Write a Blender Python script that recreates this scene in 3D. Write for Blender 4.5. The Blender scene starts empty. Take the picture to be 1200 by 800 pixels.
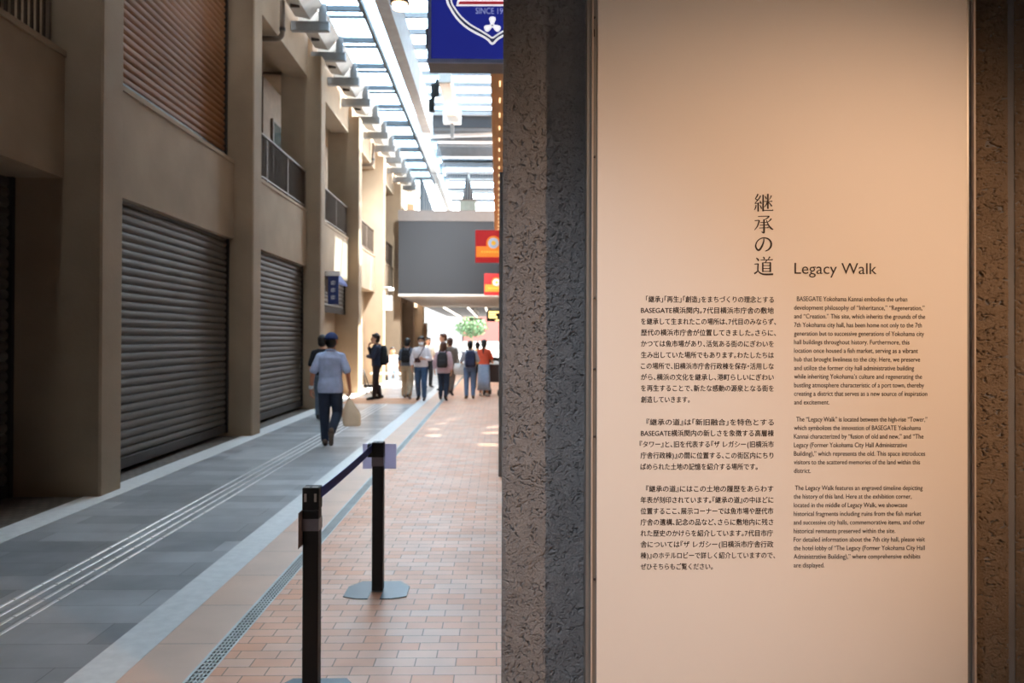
import bpy, bmesh, math, random
import numpy as np
from mathutils import Vector, Matrix, Euler

random.seed(7)
SC = bpy.context.scene
COL = SC.collection
PI = math.pi

# ------------------------------------------------------------------ camera
F = 933.0
YAW, PITCH, ROLL = math.atan(17 / F), 0.008, 0.003
cam_data = bpy.data.cameras.new('camera')
cam_data.sensor_width = 36.0
cam_data.lens = F / 1200 * 36.0
cam_data.shift_y = -11.5 / 1200
cam_data.clip_start = 0.05
cam_data.clip_end = 400
cam = bpy.data.objects.new('camera', cam_data)
COL.objects.link(cam)
cam.location = (0, 0, 1.6)
CAM_R = (Matrix.Rotation(-YAW, 3, 'Z') @ Matrix.Rotation(PI / 2 + PITCH, 3, 'X') @ Matrix.Rotation(ROLL, 3, 'Z'))
cam.rotation_euler = CAM_R.to_euler()
cam_data.dof.use_dof = True
cam_data.dof.focus_distance = 2.25
cam_data.dof.aperture_fstop = 4.8
SC.camera = cam


def at(px, py, Y):
    """World point seen at photo pixel (px, py) on the plane y = Y."""
    d = CAM_R @ Vector(((px - 600) / F, (400 - py - 11.5) / F, -1))
    return Vector((0, 0, 1.6)) + d * (Y / d.y)


def flr(px, py, z=0.0):
    d = CAM_R @ Vector(((px - 600) / F, (400 - py - 11.5) / F, -1))
    return Vector((0, 0, 1.6)) + d * ((z - 1.6) / d.z)


# ------------------------------------------------------------------ world, sun, lamps, exposure
SKY = 17.0
w = bpy.data.worlds.new('sky')
SC.world = w
w.use_nodes = True
bg = w.node_tree.nodes['Background']
bg.inputs['Color'].default_value = (0.87, 0.94, 1.0, 1)
bg.inputs['Strength'].default_value = SKY

sun_l = bpy.data.lights.new('sun', 'SUN')
sun_l.energy = 44.0
sun_l.color = (1.0, 0.93, 0.82)
sun_l.angle = 0.01
sun = bpy.data.objects.new('sun', sun_l)
COL.objects.link(sun)
SUN_DIR = Vector((-0.56, -0.22, -0.80))          # light travels this way
sun.rotation_euler = SUN_DIR.to_track_quat('-Z', 'Y').to_euler()
sun.location = (10, 30, 30)


def spot(loc, target, power, color, size_deg, blend=0.6, radius=0.03):
    l = bpy.data.lights.new('spotlight', 'SPOT')
    l.energy = power
    l.color = color
    l.spot_size = math.radians(size_deg)
    l.spot_blend = blend
    l.shadow_soft_size = radius
    o = bpy.data.objects.new('spotlight', l)
    COL.objects.link(o)
    o.location = loc
    o.rotation_euler = (Vector(target) - Vector(loc)).to_track_quat('-Z', 'Y').to_euler()
    return o


# warm gallery spotlights in the alcove ceiling, aimed at the text panel
spot((3.0, -0.5, 3.15), (0.60, 2.2, 1.36), 560, (1.0, 0.63, 0.38), 40, 1.0)
spot((1.0, -0.3, 3.15), (0.75, 2.2, 1.45), 12, (1.0, 0.72, 0.50), 60, 0.9)
# added unseen spot standing in for cool daylight from the camera's left
spot((-1.3, -1.0, 4.6), (0.15, 2.25, 0.90), 500, (0.74, 0.86, 1.0), 27, 1.0, 0.12)

SC.view_settings.view_transform = 'Standard'
SC.view_settings.look = 'None'
SC.view_settings.gamma = 1
SC.view_settings.use_curve_mapping = False
SC.view_settings.exposure = 0.0
SC.cycles.use_denoising = True
SC.cycles.max_bounces = 10
SC.cycles.diffuse_bounces = 6
SC.cycles.transparent_max_bounces = 16
SC.cycles.sample_clamp_indirect = 40.0
SC.cycles.caustics_reflective = False
SC.cycles.caustics_refractive = False


# ------------------------------------------------------------------ materials
def srgb(r, g, b):
    f = lambda c: (c / 255 / 12.92) if c <= 10 else ((c / 255 + 0.055) / 1.055) ** 2.4
    return (f(r), f(g), f(b), 1)


def nd(nt, t, **kw):
    n = nt.nodes.new(t)
    for k, v in kw.items():
        setattr(n, k, v)
    return n


def mat(name, rgb, rough=0.6, metal=0.0, var=0.12, scale=6.0, bump=0.0, bscale=60.0, spec=0.5, stretch=None):
    """Principled material: a colour broken up by noise, optional fine bump."""
    m = bpy.data.materials.new(name)
    m.use_nodes = True
    nt = m.node_tree
    b = nt.nodes['Principled BSDF']
    b.inputs['Roughness'].default_value = rough
    b.inputs['Metallic'].default_value = metal
    b.inputs['Specular IOR Level'].default_value = spec
    c = srgb(*rgb)
    tc = nd(nt, 'ShaderNodeTexCoord')
    mp = nd(nt, 'ShaderNodeMapping')
    if stretch:
        mp.inputs['Scale'].default_value = stretch
    nt.links.new(tc.outputs['Object'], mp.inputs['Vector'])
    n = nd(nt, 'ShaderNodeTexNoise')
    n.inputs['Scale'].default_value = scale
    n.inputs['Detail'].default_value = 5
    nt.links.new(mp.outputs['Vector'], n.inputs['Vector'])
    r = nd(nt, 'ShaderNodeValToRGB')
    r.color_ramp.elements[0].position = 0.3
    r.color_ramp.elements[1].position = 0.7
    r.color_ramp.elements[0].color = (c[0] * (1 - var), c[1] * (1 - var), c[2] * (1 - var), 1)
    r.color_ramp.elements[1].color = (min(1, c[0] * (1 + var)), min(1, c[1] * (1 + var)), min(1, c[2] * (1 + var)), 1)
    nt.links.new(n.outputs['Fac'], r.inputs['Fac'])
    nt.links.new(r.outputs['Color'], b.inputs['Base Color'])
    if bump:
        n2 = nd(nt, 'ShaderNodeTexNoise')
        n2.inputs['Scale'].default_value = bscale
        n2.inputs['Detail'].default_value = 6
        nt.links.new(mp.outputs['Vector'], n2.inputs['Vector'])
        bp = nd(nt, 'ShaderNodeBump')
        bp.inputs['Strength'].default_value = bump
        bp.inputs['Distance'].default_value = 0.02
        nt.links.new(n2.outputs['Fac'], bp.inputs['Height'])
        nt.links.new(bp.outputs['Normal'], b.inputs['Normal'])
    return m


def paving(name, c1, c2, cm, bw, rh, mortar, rough, offset=0.5, squash=1.0, var=0.25, bump=0.25, bias=0.0):
    """Paving laid in courses along world X (brick width bw, row height rh, metres)."""
    m = bpy.data.materials.new(name)
    m.use_nodes = True
    nt = m.node_tree
    b = nt.nodes['Principled BSDF']
    tc = nd(nt, 'ShaderNodeTexCoord')
    br = nd(nt, 'ShaderNodeTexBrick')
    br.offset = offset
    br.squash = squash
    br.inputs['Scale'].default_value = 1.0
    br.inputs['Brick Width'].default_value = bw
    br.inputs['Row Height'].default_value = rh
    br.inputs['Mortar Size'].default_value = mortar
    br.inputs['Mortar Smooth'].default_value = 0.15
    br.inputs['Bias'].default_value = bias
    br.inputs['Color1'].default_value = srgb(*c1)
    br.inputs['Color2'].default_value = srgb(*c2)
    br.inputs['Mortar'].default_value = srgb(*cm)
    nt.links.new(tc.outputs['Object'], br.inputs['Vector'])
    n = nd(nt, 'ShaderNodeTexNoise')
    n.inputs['Scale'].default_value = 3.0
    n.inputs['Detail'].default_value = 8
    nt.links.new(tc.outputs['Object'], n.inputs['Vector'])
    mr = nd(nt, 'ShaderNodeMapRange')
    mr.inputs['From Min'].default_value = 0.3
    mr.inputs['From Max'].default_value = 0.7
    mr.inputs['To Min'].default_value = 1 - var
    mr.inputs['To Max'].default_value = 1 + var
    nt.links.new(n.outputs['Fac'], mr.inputs['Value'])
    mx = nd(nt, 'ShaderNodeMix', data_type='RGBA', blend_type='MULTIPLY')
    mx.inputs['Factor'].default_value = 1.0
    nt.links.new(br.outputs['Color'], mx.inputs['A'])
    nt.links.new(mr.outputs['Result'], mx.inputs['B'])
    nt.links.new(mx.outputs['Result'], b.inputs['Base Color'])
    b.inputs['Roughness'].default_value = rough
    n3 = nd(nt, 'ShaderNodeTexNoise')
    n3.inputs['Scale'].default_value = 220
    nt.links.new(tc.outputs['Object'], n3.inputs['Vector'])
    ad = nd(nt, 'ShaderNodeMath', operation='MULTIPLY_ADD')
    ad.inputs[1].default_value = 0.15
    nt.links.new(n3.outputs['Fac'], ad.inputs[0])
    inv = nd(nt, 'ShaderNodeMath', operation='SUBTRACT')
    inv.inputs[0].default_value = 1.0
    nt.links.new(br.outputs['Fac'], inv.inputs[1])
    nt.links.new(inv.outputs[0], ad.inputs[2])
    bp = nd(nt, 'ShaderNodeBump')
    bp.inputs['Strength'].default_value = bump
    bp.inputs['Distance'].default_value = 0.004
    nt.links.new(ad.outputs[0], bp.inputs['Height'])
    nt.links.new(bp.outputs['Normal'], b.inputs['Normal'])
    return m


def glass(name, rgb=(235, 243, 248), refl=0.08, fac_t=0.9):
    m = bpy.data.materials.new(name)
    m.use_nodes = True
    nt = m.node_tree
    nt.nodes.clear()
    out = nd(nt, 'ShaderNodeOutputMaterial')
    t = nd(nt, 'ShaderNodeBsdfTransparent')
    t.inputs['Color'].default_value = srgb(*rgb)
    g = nd(nt, 'ShaderNodeBsdfGlossy')
    g.inputs['Roughness'].default_value = 0.05
    mx = nd(nt, 'ShaderNodeMixShader')
    mx.inputs['Fac'].default_value = refl
    nt.links.new(t.outputs[0], mx.inputs[1])
    nt.links.new(g.outputs[0], mx.inputs[2])
    nt.links.new(mx.outputs[0], out.inputs['Surface'])
    return m


def glow(name, rgb, strength):
    m = bpy.data.materials.new(name)
    m.use_nodes = True
    b = m.node_tree.nodes['Principled BSDF']
    b.inputs['Base Color'].default_value = srgb(*rgb)
    b.inputs['Emission Color'].default_value = srgb(*rgb)
    b.inputs['Emission Strength'].default_value = strength
    return m


M = {}
M['concrete'] = mat('fair_faced_concrete', (157, 136, 112), 0.85, var=0.10, scale=1.6, bump=0.12, bscale=30)
M['shutter'] = mat('shutter_metal', (84, 76, 67), 0.6, 0.0, var=0.08, scale=2)
M['shutter_brown'] = mat('shutter_brown', (134, 88, 52), 0.65, 0.0, var=0.08, scale=2)
M['rail_bar'] = mat('rail_bar_brown', (72, 60, 50), 0.9, var=0.05, spec=0.2)
M['dark_metal'] = mat('dark_metal', (52, 48, 45), 0.5, 0.3)
M['rail_metal'] = mat('rail_metal', (104, 88, 74), 0.6, 0.0)
M['steel_grey'] = mat('painted_steel', (126, 128, 130), 0.5, 0.1, var=0.08)
M['steel_white'] = mat('white_steel', (206, 208, 208), 0.5, 0.0, var=0.05)
M['bar_dark'] = mat('glazing_bar_metal', (70, 78, 84), 0.5, 0.2)
M['gutter'] = mat('gutter_metal', (190, 188, 182), 0.5, 0.1, var=0.1)
M['roof_glass'] = glass('roof_glass', (222, 236, 246), 0.10)
M['bridge_dark'] = mat('bridge_cladding', (29, 29, 33), 0.55, 0.1, var=0.05, scale=0.5)
M['bridge_band'] = mat('bridge_band', (106, 97, 92), 0.6, var=0.05)
M['soffit'] = mat('cream_soffit', (226, 218, 205), 0.7, var=0.04)
M['dark_ceiling'] = mat('dark_ceiling', (74, 68, 64), 0.7, var=0.05)
M['slab'] = mat('alcove_ceiling', (52, 44, 38), 0.8, var=0.06)
M['wood'] = mat('canopy_wood', (236, 168, 96), 0.55, var=0.12, scale=3, stretch=(6, 0.5, 6))
M['right_wall'] = mat('shop_front_wall', (120, 104, 92), 0.7, var=0.08)
M['black'] = mat('black_powder_coat', (11, 11, 12), 0.45, 0.0, var=0.1, spec=0.3)
M['base_plate'] = mat('grey_base_plate', (98, 104, 108), 0.36, 0.4, var=0.06)
M['belt'] = mat('navy_belt', (50, 62, 132), 0.75, var=0.08, scale=80)
M['slot'] = mat('slot_grey', (150, 140, 132), 0.4, 0.2)
M['paper'] = mat('lilac_paper', (224, 222, 240), 0.8, var=0.02)
_nt = M['paper'].node_tree                        # thin paper: half of the light comes through
_tr = nd(_nt, 'ShaderNodeBsdfTranslucent')
_tr.inputs['Color'].default_value = srgb(226, 223, 242)
_mx = nd(_nt, 'ShaderNodeMixShader')
_mx.inputs['Fac'].default_value = 0.7
_nt.links.new(_nt.nodes['Principled BSDF'].outputs[0], _mx.inputs[1])
_nt.links.new(_tr.outputs[0], _mx.inputs[2])
_nt.links.new(_mx.outputs[0], _nt.nodes['Material Output'].inputs['Surface'])
M['paper_brown'] = mat('brownish_paper', (150, 128, 116), 0.8, var=0.04)  # one even brownish tone
M['tape'] = mat('packing_tape', (98, 92, 98), 0.28, var=0.08, scale=30)
M['panel'] = mat('panel_white', (226, 216, 206), 0.55, var=0.012, scale=2)
M['frame_steel'] = mat('frame_steel', (132, 128, 124), 0.4, 0.35, var=0.06)
M['frame_lip'] = mat('frame_lip', (176, 160, 148), 0.6, 0.0, var=0.04)
M['screw'] = mat('screw_steel', (90, 88, 88), 0.3, 0.8)
M['text'] = mat('printed_ink', (40, 24, 18), 0.7, var=0.02)
M['kerb'] = mat('pale_granite_kerb', (222, 222, 220), 0.42, var=0.08, scale=14, bump=0.06, bscale=200)
M['sand'] = paving('sand_pavers', (226, 188, 162), (220, 190, 170), (150, 128, 110), 0.62, 0.6, 0.003, 0.42, 0.0, var=0.06, bump=0.1)
M['brick'] = paving('brick_pavers', (226, 162, 124), (228, 186, 160), (140, 102, 80), 0.2, 0.1, 0.0028, 0.42, 0.5, var=0.10, bump=0.25)
M['granite'] = paving('grey_granite_pavers', (136, 138, 140), (182, 183, 184), (90, 88, 86), 0.9, 0.3, 0.002, 0.32, 0.37, var=0.16, bump=0.12)
M['orange_tile'] = paving('orange_tiles', (208, 150, 112), (200, 158, 128), (150, 110, 84), 0.2, 0.1, 0.003, 0.6, 0.5, var=0.08)
M['bay_floor'] = paving('dark_cobble', (92, 84, 76), (110, 100, 90), (60, 54, 48), 0.1, 0.1, 0.006, 0.7, 0.5, var=0.15)
M['grate'] = mat('galvanised_grate', (206, 208, 206), 0.5, 0.0, var=0.1)
M['drain_dark'] = mat('drain_bed_grey', (124, 122, 120), 0.7)  # plain mid-grey bed of the channel
M['tactile'] = mat('tactile_white', (250, 250, 248), 0.3, 0.5, var=0.04)


# ------------------------------------------------------------------ mesh helpers
class MB:
    """Collects closed shapes, then links them as ONE mesh object."""

    def __init__(s):
        s.bm = bmesh.new()

    def poly(s, vs):
        return s.bm.faces.new([s.bm.verts.new(v) for v in vs])

    def box(s, x0, x1, y0, y1, z0, z1, R=None, c=None):
        p = [Vector((x, y, z)) for z in (z0, z1) for y in (y0, y1) for x in (x0, x1)]
        if R is not None:
            c = Vector(c if c is not None else (0, 0, 0))
            p = [R @ (v - c) + c for v in p]
        v = [s.bm.verts.new(q) for q in p]
        for f in ((0, 2, 3, 1), (4, 5, 7, 6), (0, 1, 5, 4), (2, 6, 7, 3), (0, 4, 6, 2), (1, 3, 7, 5)):
            s.bm.faces.new([v[i] for i in f])
        return s

    def bbox(s, x0, x1, y0, y1, z0, z1, bev=0.005, seg=2):
        """box with rounded edges"""
        b = bmesh.new()
        bmesh.ops.create_cube(b, size=1)
        for v in b.verts:
            v.co = Vector(((x0 + x1) / 2 + v.co.x * (x1 - x0), (y0 + y1) / 2 + v.co.y * (y1 - y0), (z0 + z1) / 2 + v.co.z * (z1 - z0)))
        bmesh.ops.bevel(b, geom=list(b.edges), offset=bev, segments=seg, affect='EDGES', profile=0.5)
        s.add(b)
        return s

    def add(s, b):
        me = bpy.data.meshes.new('tmp')
        b.to_mesh(me)
        b.free()
        s.bm.from_mesh(me)
        bpy.data.meshes.remove(me)

    def prism(s, pts, axis, a, b):
        """extrude a closed 2-D outline along 'x', 'y' or 'z' from a to b"""
        def mk(p, t):
            return {'x': (t, p[0], p[1]), 'y': (p[0], t, p[1]), 'z': (p[0], p[1], t)}[axis]
        A = [s.bm.verts.new(mk(p, a)) for p in pts]
        B = [s.bm.verts.new(mk(p, b)) for p in pts]
        n = len(pts)
        s.bm.faces.new(A[::-1])
        s.bm.faces.new(B)
        for i in range(n):
            s.bm.faces.new([A[i], A[(i + 1) % n], B[(i + 1) % n], B[i]])
        return s

    def loft(s, rings, cap=True):
        R = [[s.bm.verts.new(p) for p in r] for r in rings]
        n = len(R[0])
        for a, b in zip(R, R[1:]):
            for i in range(n):
                s.bm.faces.new([a[i], a[(i + 1) % n], b[(i + 1) % n], b[i]])
        if cap:
            s.bm.faces.new(R[0][::-1])
            s.bm.faces.new(R[-1])
        return s

    def tube(s, pts, r, seg=10, radii=None):
        pts = [Vector(p) for p in pts]
        rings = []
        up = Vector((0.13, 0.21, 1)).normalized()
        for i, p in enumerate(pts):
            if i == 0:
                d = pts[1] - pts[0]
            elif i == len(pts) - 1:
                d = pts[-1] - pts[-2]
            else:
                d = (pts[i + 1] - p).normalized() + (p - pts[i - 1]).normalized()
            d.normalize()
            u = d.cross(up)
            if u.length < 0.05:
                u = d.cross(Vector((1, 0, 0)))
            u.normalize()
            v = d.cross(u)
            rr = radii[i] if radii else r
            rings.append([p + u * math.cos(a) * rr + v * math.sin(a) * rr for a in [2 * PI * k / seg for k in range(seg)]])
        return s.loft(rings)

    def cap(s, p0, p1, r0, r1, seg=12):
        """tapered capsule"""
        p0, p1 = Vector(p0), Vector(p1)
        d = (p1 - p0).normalized()
        pts, rad = [], []
        for t in (0.15, 0.6, 0.9):
            pts.append(p0 - d * r0 * math.sqrt(1 - (t * t)))
            rad.append(r0 * t)
        pts += [p0, p1]
        rad += [r0, r1]
        for t in (0.9, 0.6, 0.15):
            pts.append(p1 + d * r1 * math.sqrt(1 - t * t))
            rad.append(r1 * t)
        return s.tube(pts, 0, seg, rad)

    def ell(s, c, r, seg=16, rings=10, R=None):
        c = Vector(c)
        b = bmesh.new()
        bmesh.ops.create_uvsphere(b, u_segments=seg, v_segments=rings, radius=1)
        for v in b.verts:
            q = Vector((v.co.x * r[0], v.co.y * r[1], v.co.z * r[2]))
            v.co = (R @ q if R is not None else q) + c
        s.add(b)
        return s

    def cyl(s, c, r, h, axis='z', seg=20, r2=None):
        c = Vector(c)
        a = {'x': Vector((1, 0, 0)), 'y': Vector((0, 1, 0)), 'z': Vector((0, 0, 1))}[axis]
        return s.tube([c - a * h / 2, c + a * h / 2], 0, seg, [r, r2 if r2 is not None else r])

    def build(s, name, m, parent=None, smooth=False, voxel=None, smooth_it=0):
        bmesh.ops.recalc_face_normals(s.bm, faces=list(s.bm.faces))
        me = bpy.data.meshes.new(name)
        s.bm.to_mesh(me)
        s.bm.free()
        o = bpy.data.objects.new(name, me)
        COL.objects.link(o)
        if voxel:
            md = o.modifiers.new('remesh', 'REMESH')
            md.mode = 'VOXEL'
            md.voxel_size = voxel
            md.use_smooth_shade = True
            if smooth_it:
                sm = o.modifiers.new('smooth', 'SMOOTH')
                sm.iterations = smooth_it
                sm.factor = 0.5
            dg = bpy.context.evaluated_depsgraph_get()
            me2 = bpy.data.meshes.new_from_object(o.evaluated_get(dg))
            o.modifiers.clear()
            o.data = me2
            bpy.data.meshes.remove(me)
            me = me2
            me.name = name
        me.materials.clear()
        me.materials.append(m)
        if smooth or voxel:
            me.polygons.foreach_set('use_smooth', [True] * len(me.polygons))
        if parent:
            o.parent = parent
        return o


def struct(o):
    o['kind'] = 'structure'
    return o


def tag(o, label, cat, group=None):
    o['label'] = label
    o['category'] = cat
    if group:
        o['group'] = group
    return o


def thing(name, label, cat, loc=(0, 0, 0), rz=0.0, group=None):
    o = bpy.data.objects.new(name, None)
    o.empty_display_size = 0.1
    COL.objects.link(o)
    o.location = loc
    o.rotation_euler = (0, 0, rz)
    return tag(o, label, cat, group)


def children(o):
    return [c for c in bpy.data.objects if c.parent == o]


def dup(o, loc, rz, label, group=None, parent=None):
    c = o.copy()
    COL.objects.link(c)
    if parent is None:
        c.location = loc
        c.rotation_euler = (0, 0, rz)
        c['label'] = label
        if group:
            c['group'] = group
    else:
        c.parent = parent
    for ch in children(o):
        dup(ch, None, None, None, None, c)
    return c


def part(name, m, parent, fn, smooth=False):
    b = MB()
    fn(b)
    return b.build(name, m, parent, smooth)

# ------------------------------------------------------------------ ground
def slab(name, m, x0, x1, y0, y1, z0, z1):
    return struct(MB().box(x0, x1, y0, y1, z0, z1).build(name, m))


slab('floor_bay', M['bay_floor'], -7.5, -4.13, -8, 44, -0.1, 0)
slab('kerb_left', M['kerb'], -4.13, -3.83, -8, 44, -0.1, 0.004)
slab('floor_granite', M['granite'], -3.83, -2.0, -8, 19.3, -0.1, 0)
slab('floor_orange_inlay', M['orange_tile'], -3.83, -2.0, 19.3, 21.2, -0.1, 0)
slab('floor_granite_far', M['granite'], -3.83, -2.0, 21.2, 44, -0.1, 0)
slab('kerb_centre', M['kerb'], -2.0, -1.764, -8, 44, -0.1, 0.002)
slab('floor_sand', M['sand'], -1.764, -1.455, -8, 44, -0.1, 0)
slab('floor_brick', M['brick'], -1.358, 5.0, -8, 44, -0.1, 0)
slab('drain_channel', M['drain_dark'], -1.455, -1.358, -8, 44, -0.1, -0.012)
M['plaza'] = mat('plaza_paving', (112, 110, 108), 0.8, var=0.08)
slab('plaza_ground', M['plaza'], -30, 30, 44, 110, -0.12, -0.02)
slab('side_ground', M['kerb'], -30, -7.5, -8, 44, -0.12, -0.02)

# drain grate: two rims, long wires and cross bars (one lattice)
b = MB()
for x in (-1.455, -1.445, -1.4255, -1.4065, -1.3875, -1.368):
    b.box(x, x + (0.010 if x in (-1.455, -1.368) else 0.005), 1.5, 34, -0.011, 0.001)
y = 1.5
while y < 20:
    b.box(-1.445, -1.368, y, y + 0.012, -0.010, -0.001)
    y += 0.04
tag(b.build('drain_grate', M['grate']), 'narrow galvanised drain grate running between sand pavers and orange bricks', 'drain grate')

# tactile guide strip: four dashed lines of raised bars
t = thing('tactile_guide_strip', 'four white dashed tactile guide lines on the grey paving', 'tactile paving', (-2.8, 0, 0))
for k in range(4):
    b = MB()
    x = -0.135 + k * 0.09
    y = 2.2
    while y < 19.2:
        b.bbox(x - 0.0125, x + 0.0125, y + 0.006, y + 0.294, -0.001, 0.006, 0.003, 1)
        y += 0.3
    b.build('guide_line', M['tactile'], t)

# ------------------------------------------------------------------ left facade
CY = [8.05 + 4.93 * k for k in range(8)]
CW = 0.45
FX, BX, SX = -3.97, -4.28, -4.38            # column face, beam face, shutter plane


def column(y):
    b = MB()
    ch = 0.02
    prof = [(FX - 0.9, y), (FX - ch, y), (FX, y + ch), (FX, y + CW - ch), (FX - ch, y + CW), (FX - 0.9, y + CW)]
    b.prism(prof, 'z', 0, 7.92)
    return struct(b.build('column', M['concrete']))


for y in CY:
    column(y)
column(CY[0] - 4.93)
struct(MB().box(-7.6, -7.3, -8, 45, 0, 12).build('wall_left_back', M['concrete']))


def bay(k, y0, y1):
    """spandrel beams of one bay; y0..y1 the clear opening"""
    b = MB()
    bx = BX if k else -4.35
    b.box(bx - 0.62, bx, y0, y1, 3.19, 4.40)
    struct(b.build('spandrel_beam', M['concrete']))
    struct(MB().box(bx - 0.64, bx + 0.02, y0, y1, 4.40, 4.46).build('ledge', M['concrete']))
    b = MB()
    b.box(BX - 0.5, BX, y0, y1, 7.45, 9.2)
    struct(b.build('upper_beam', M['concrete']))
    struct(MB().box(-7.3, BX - 0.5, y0 - 0.3, y1 + 0.3, 7.6, 7.8).build('balcony_ceiling', M['concrete']))
    struct(MB().box(-7.3, bx - 0.62, y0 - 0.3, y1 + 0.3, 4.1, 4.3).build('balcony_floor', M['concrete']))


def corrugated(y0, y1, z0, z1, x, pitch=0.102, depth=0.03):
    b = MB()
    n = int((z1 - z0) / pitch)
    pitch = (z1 - z0) / n
    pts = []
    for i in range(n):
        z = z0 + i * pitch
        for t, d in ((0.0, 0.0), (0.06, 0.35), (0.30, 0.95), (0.55, 1.0), (0.80, 0.75), (0.93, 0.25), (0.96, 0.0)):
            pts.append((x - depth + d * depth, z + t * pitch))
    pts.append((x - depth, z1))
    A = [b.bm.verts.new((px, y0, pz)) for px, pz in pts]
    B = [b.bm.verts.new((px, y1, pz)) for px, pz in pts]
    A2 = [b.bm.verts.new((x - depth - 0.01, y0, z)) for z in (z0, z1)]
    B2 = [b.bm.verts.new((x - depth - 0.01, y1, z)) for z in (z0, z1)]
    for i in range(len(pts) - 1):
        b.bm.faces.new([A[i], A[i + 1], B[i + 1], B[i]])
    b.bm.faces.new([A2[0], B2[0], B2[1], A2[1]])
    b.bm.faces.new(A + [A2[1], A2[0]])
    b.bm.faces.new((B + [B2[1], B2[0]])[::-1])
    b.bm.faces.new([A[0], B[0], B2[0], A2[0]])
    b.bm.faces.new([A[-1], A2[1], B2[1], B[-1]])
    return b


def shutter(label, y0, y1, z0, z1, x, m, group=None):
    ym = (y0 + y1) / 2
    t = thing('roller_shutter', label, 'roller shutter', (x, ym, z0), 0, group)
    h, l = z1 - z0, (y1 - y0) / 2
    corrugated(-l + 0.05, l - 0.05, 0.13, h, 0).build('shutter_curtain', m, t)
    part('bottom_bar', M['dark_metal'], t, lambda b: b.bbox(-0.05, 0.01, -l + 0.05, l - 0.05, 0.0, 0.13, 0.008))
    for s in (-1, 1):
        part('guide_rail', M['dark_metal'], t, lambda b: b.box(-0.06, 0.03, s * l - 0.05 * (s > 0), s * l + 0.05 * (s < 0), 0, h))
    return t


def railing(label, y0, y1, x, z0, h, pitch=0.10, group='balcony railings on the left wall'):
    t = thing('balcony_railing', label, 'railing', (x, (y0 + y1) / 2, z0), 0, None)
    l = (y1 - y0) / 2
    part('top_rail', M['rail_metal'], t, lambda b: b.bbox(-0.03, 0.03, -l, l, h - 0.04, h, 0.006))
    part('bottom_rail', M['rail_metal'], t, lambda b: b.box(-0.015, 0.015, -l, l, 0.07, 0.10))
    for i in range(4):
        yy = -l + 0.03 + (2 * l - 0.06) * i / 3
        part('post', M['rail_metal'], t, lambda b: b.box(-0.02, 0.02, yy - 0.02, yy + 0.02, 0, h - 0.04))
    n = int(2 * l / pitch)
    first = None
    for i in range(1, n):
        if first is None:
            first = part('baluster', M['rail_bar'], t, lambda b: b.box(-0.008, 0.008, -0.018, 0.018, 0.10, h - 0.04))
            c = first
        else:
            c = first.copy()
            COL.objects.link(c)
            c.parent = t
        c.location = (0, -l + 2 * l * i / n, 0)
    return t


BAY = [(CY[k - 1] + CW if k else CY[0] - 4.93 + CW, CY[k]) for k in range(8)]
for k, (y0, y1) in enumerate(BAY):
    bay(k, y0, y1)
shutter('dark roller shutter in the recess nearest the camera, left of the first column', BAY[0][0], BAY[0][1], 0.0, 3.19, -4.86, M['shutter'])
shutter('large grey roller shutter between the first and second concrete columns', BAY[1][0], BAY[1][1], 0.06, 3.25, SX, M['shutter'])
shutter('grey roller shutter between the second and third concrete columns', BAY[2][0], BAY[2][1], 0.06, 3.25, SX, M['shutter'])
shutter('half-raised grey roller shutter behind the small blue banner', BAY[3][0], BAY[3][1], 2.25, 3.25, SX, M['shutter'])
shutter('brown upper-floor roller shutter above the beam between first and second columns', BAY[1][0], BAY[1][1], 4.46, 7.45, -4.42, M['shutter_brown'])
for y0, y1, z in ((BAY[1][0], BAY[1][1], 0), (BAY[2][0], BAY[2][1], 0), (BAY[0][0], BAY[0][1], 0)):
    pass
for k, lab in ((0, 'dark balcony railing at the top left corner of the view'),
               (2, 'balcony railing between the second and third columns, largest one in full view'),
               (3, 'balcony railing between the third and fourth columns'),
               (4, 'balcony railing over the sunlit parapet between fourth and fifth columns'),
               (5, 'farthest balcony railing, just left of the dark bridge')):
    railing(lab, BAY[k][0] + 0.01, BAY[k][1] - 0.01, -4.5 if k == 0 else -4.33, 4.46, 0.88)

M['balcony_wall'] = mat('balcony_render', (120, 104, 88), 0.85)
# recess walls behind the balconies, with a dark glazed door frame in bay two
for k in range(2, 8):
    y0, y1 = BAY[k]
    struct(MB().box(-5.5, -5.4, y0 - 0.0, y1 + 0.0, 4.3, 7.6).build('balcony_wall', M['balcony_wall']))
M['dark_glass'] = mat('dark_window_glass', (70, 84, 86), 0.08, 0.0, var=0.05, spec=0.8)
for k in (2, 3):
    y0, y1 = BAY[k]
    t = thing('balcony_door', ('glazed balcony door behind the railing between second and third columns' if k == 2 else
                               'glazed balcony door behind the railing between third and fourth columns'), 'door', (-5.4, (y0 + y1) / 2, 4.3))
    part('door_frame', M['rail_metal'], t, lambda b: [b.box(0, 0.06, yy - 0.03, yy + 0.03, 0, 2.5) for yy in (-1.6, -0.5, 0.6, 1.7)] + [b.box(0, 0.06, -1.57, 1.67, z, z + 0.06) for z in (0.0, 2.44)])
    for yy in (-1.05, 0.05, 1.15):
        part('glass_pane', M['dark_glass'], t, lambda b: b.box(0.02, 0.03, yy - 0.52, yy + 0.52, 0.06, 2.44))
    wl = thing('wall_lamp', ('slim wall lamp inside the balcony recess between second and third columns' if k == 2 else
                             'slim wall lamp inside the balcony recess between third and fourth columns'), 'wall lamp', (-5.4, y0 + 3.2, 6.95))
    part('lamp_body', M['steel_white'], wl, lambda b: b.bbox(0, 0.09, -0.35, 0.35, 0, 0.07, 0.01))
    part('bracket', M['dark_metal'], wl, lambda b: b.box(0, 0.04, -0.06, 0.06, -0.12, 0.0))

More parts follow.
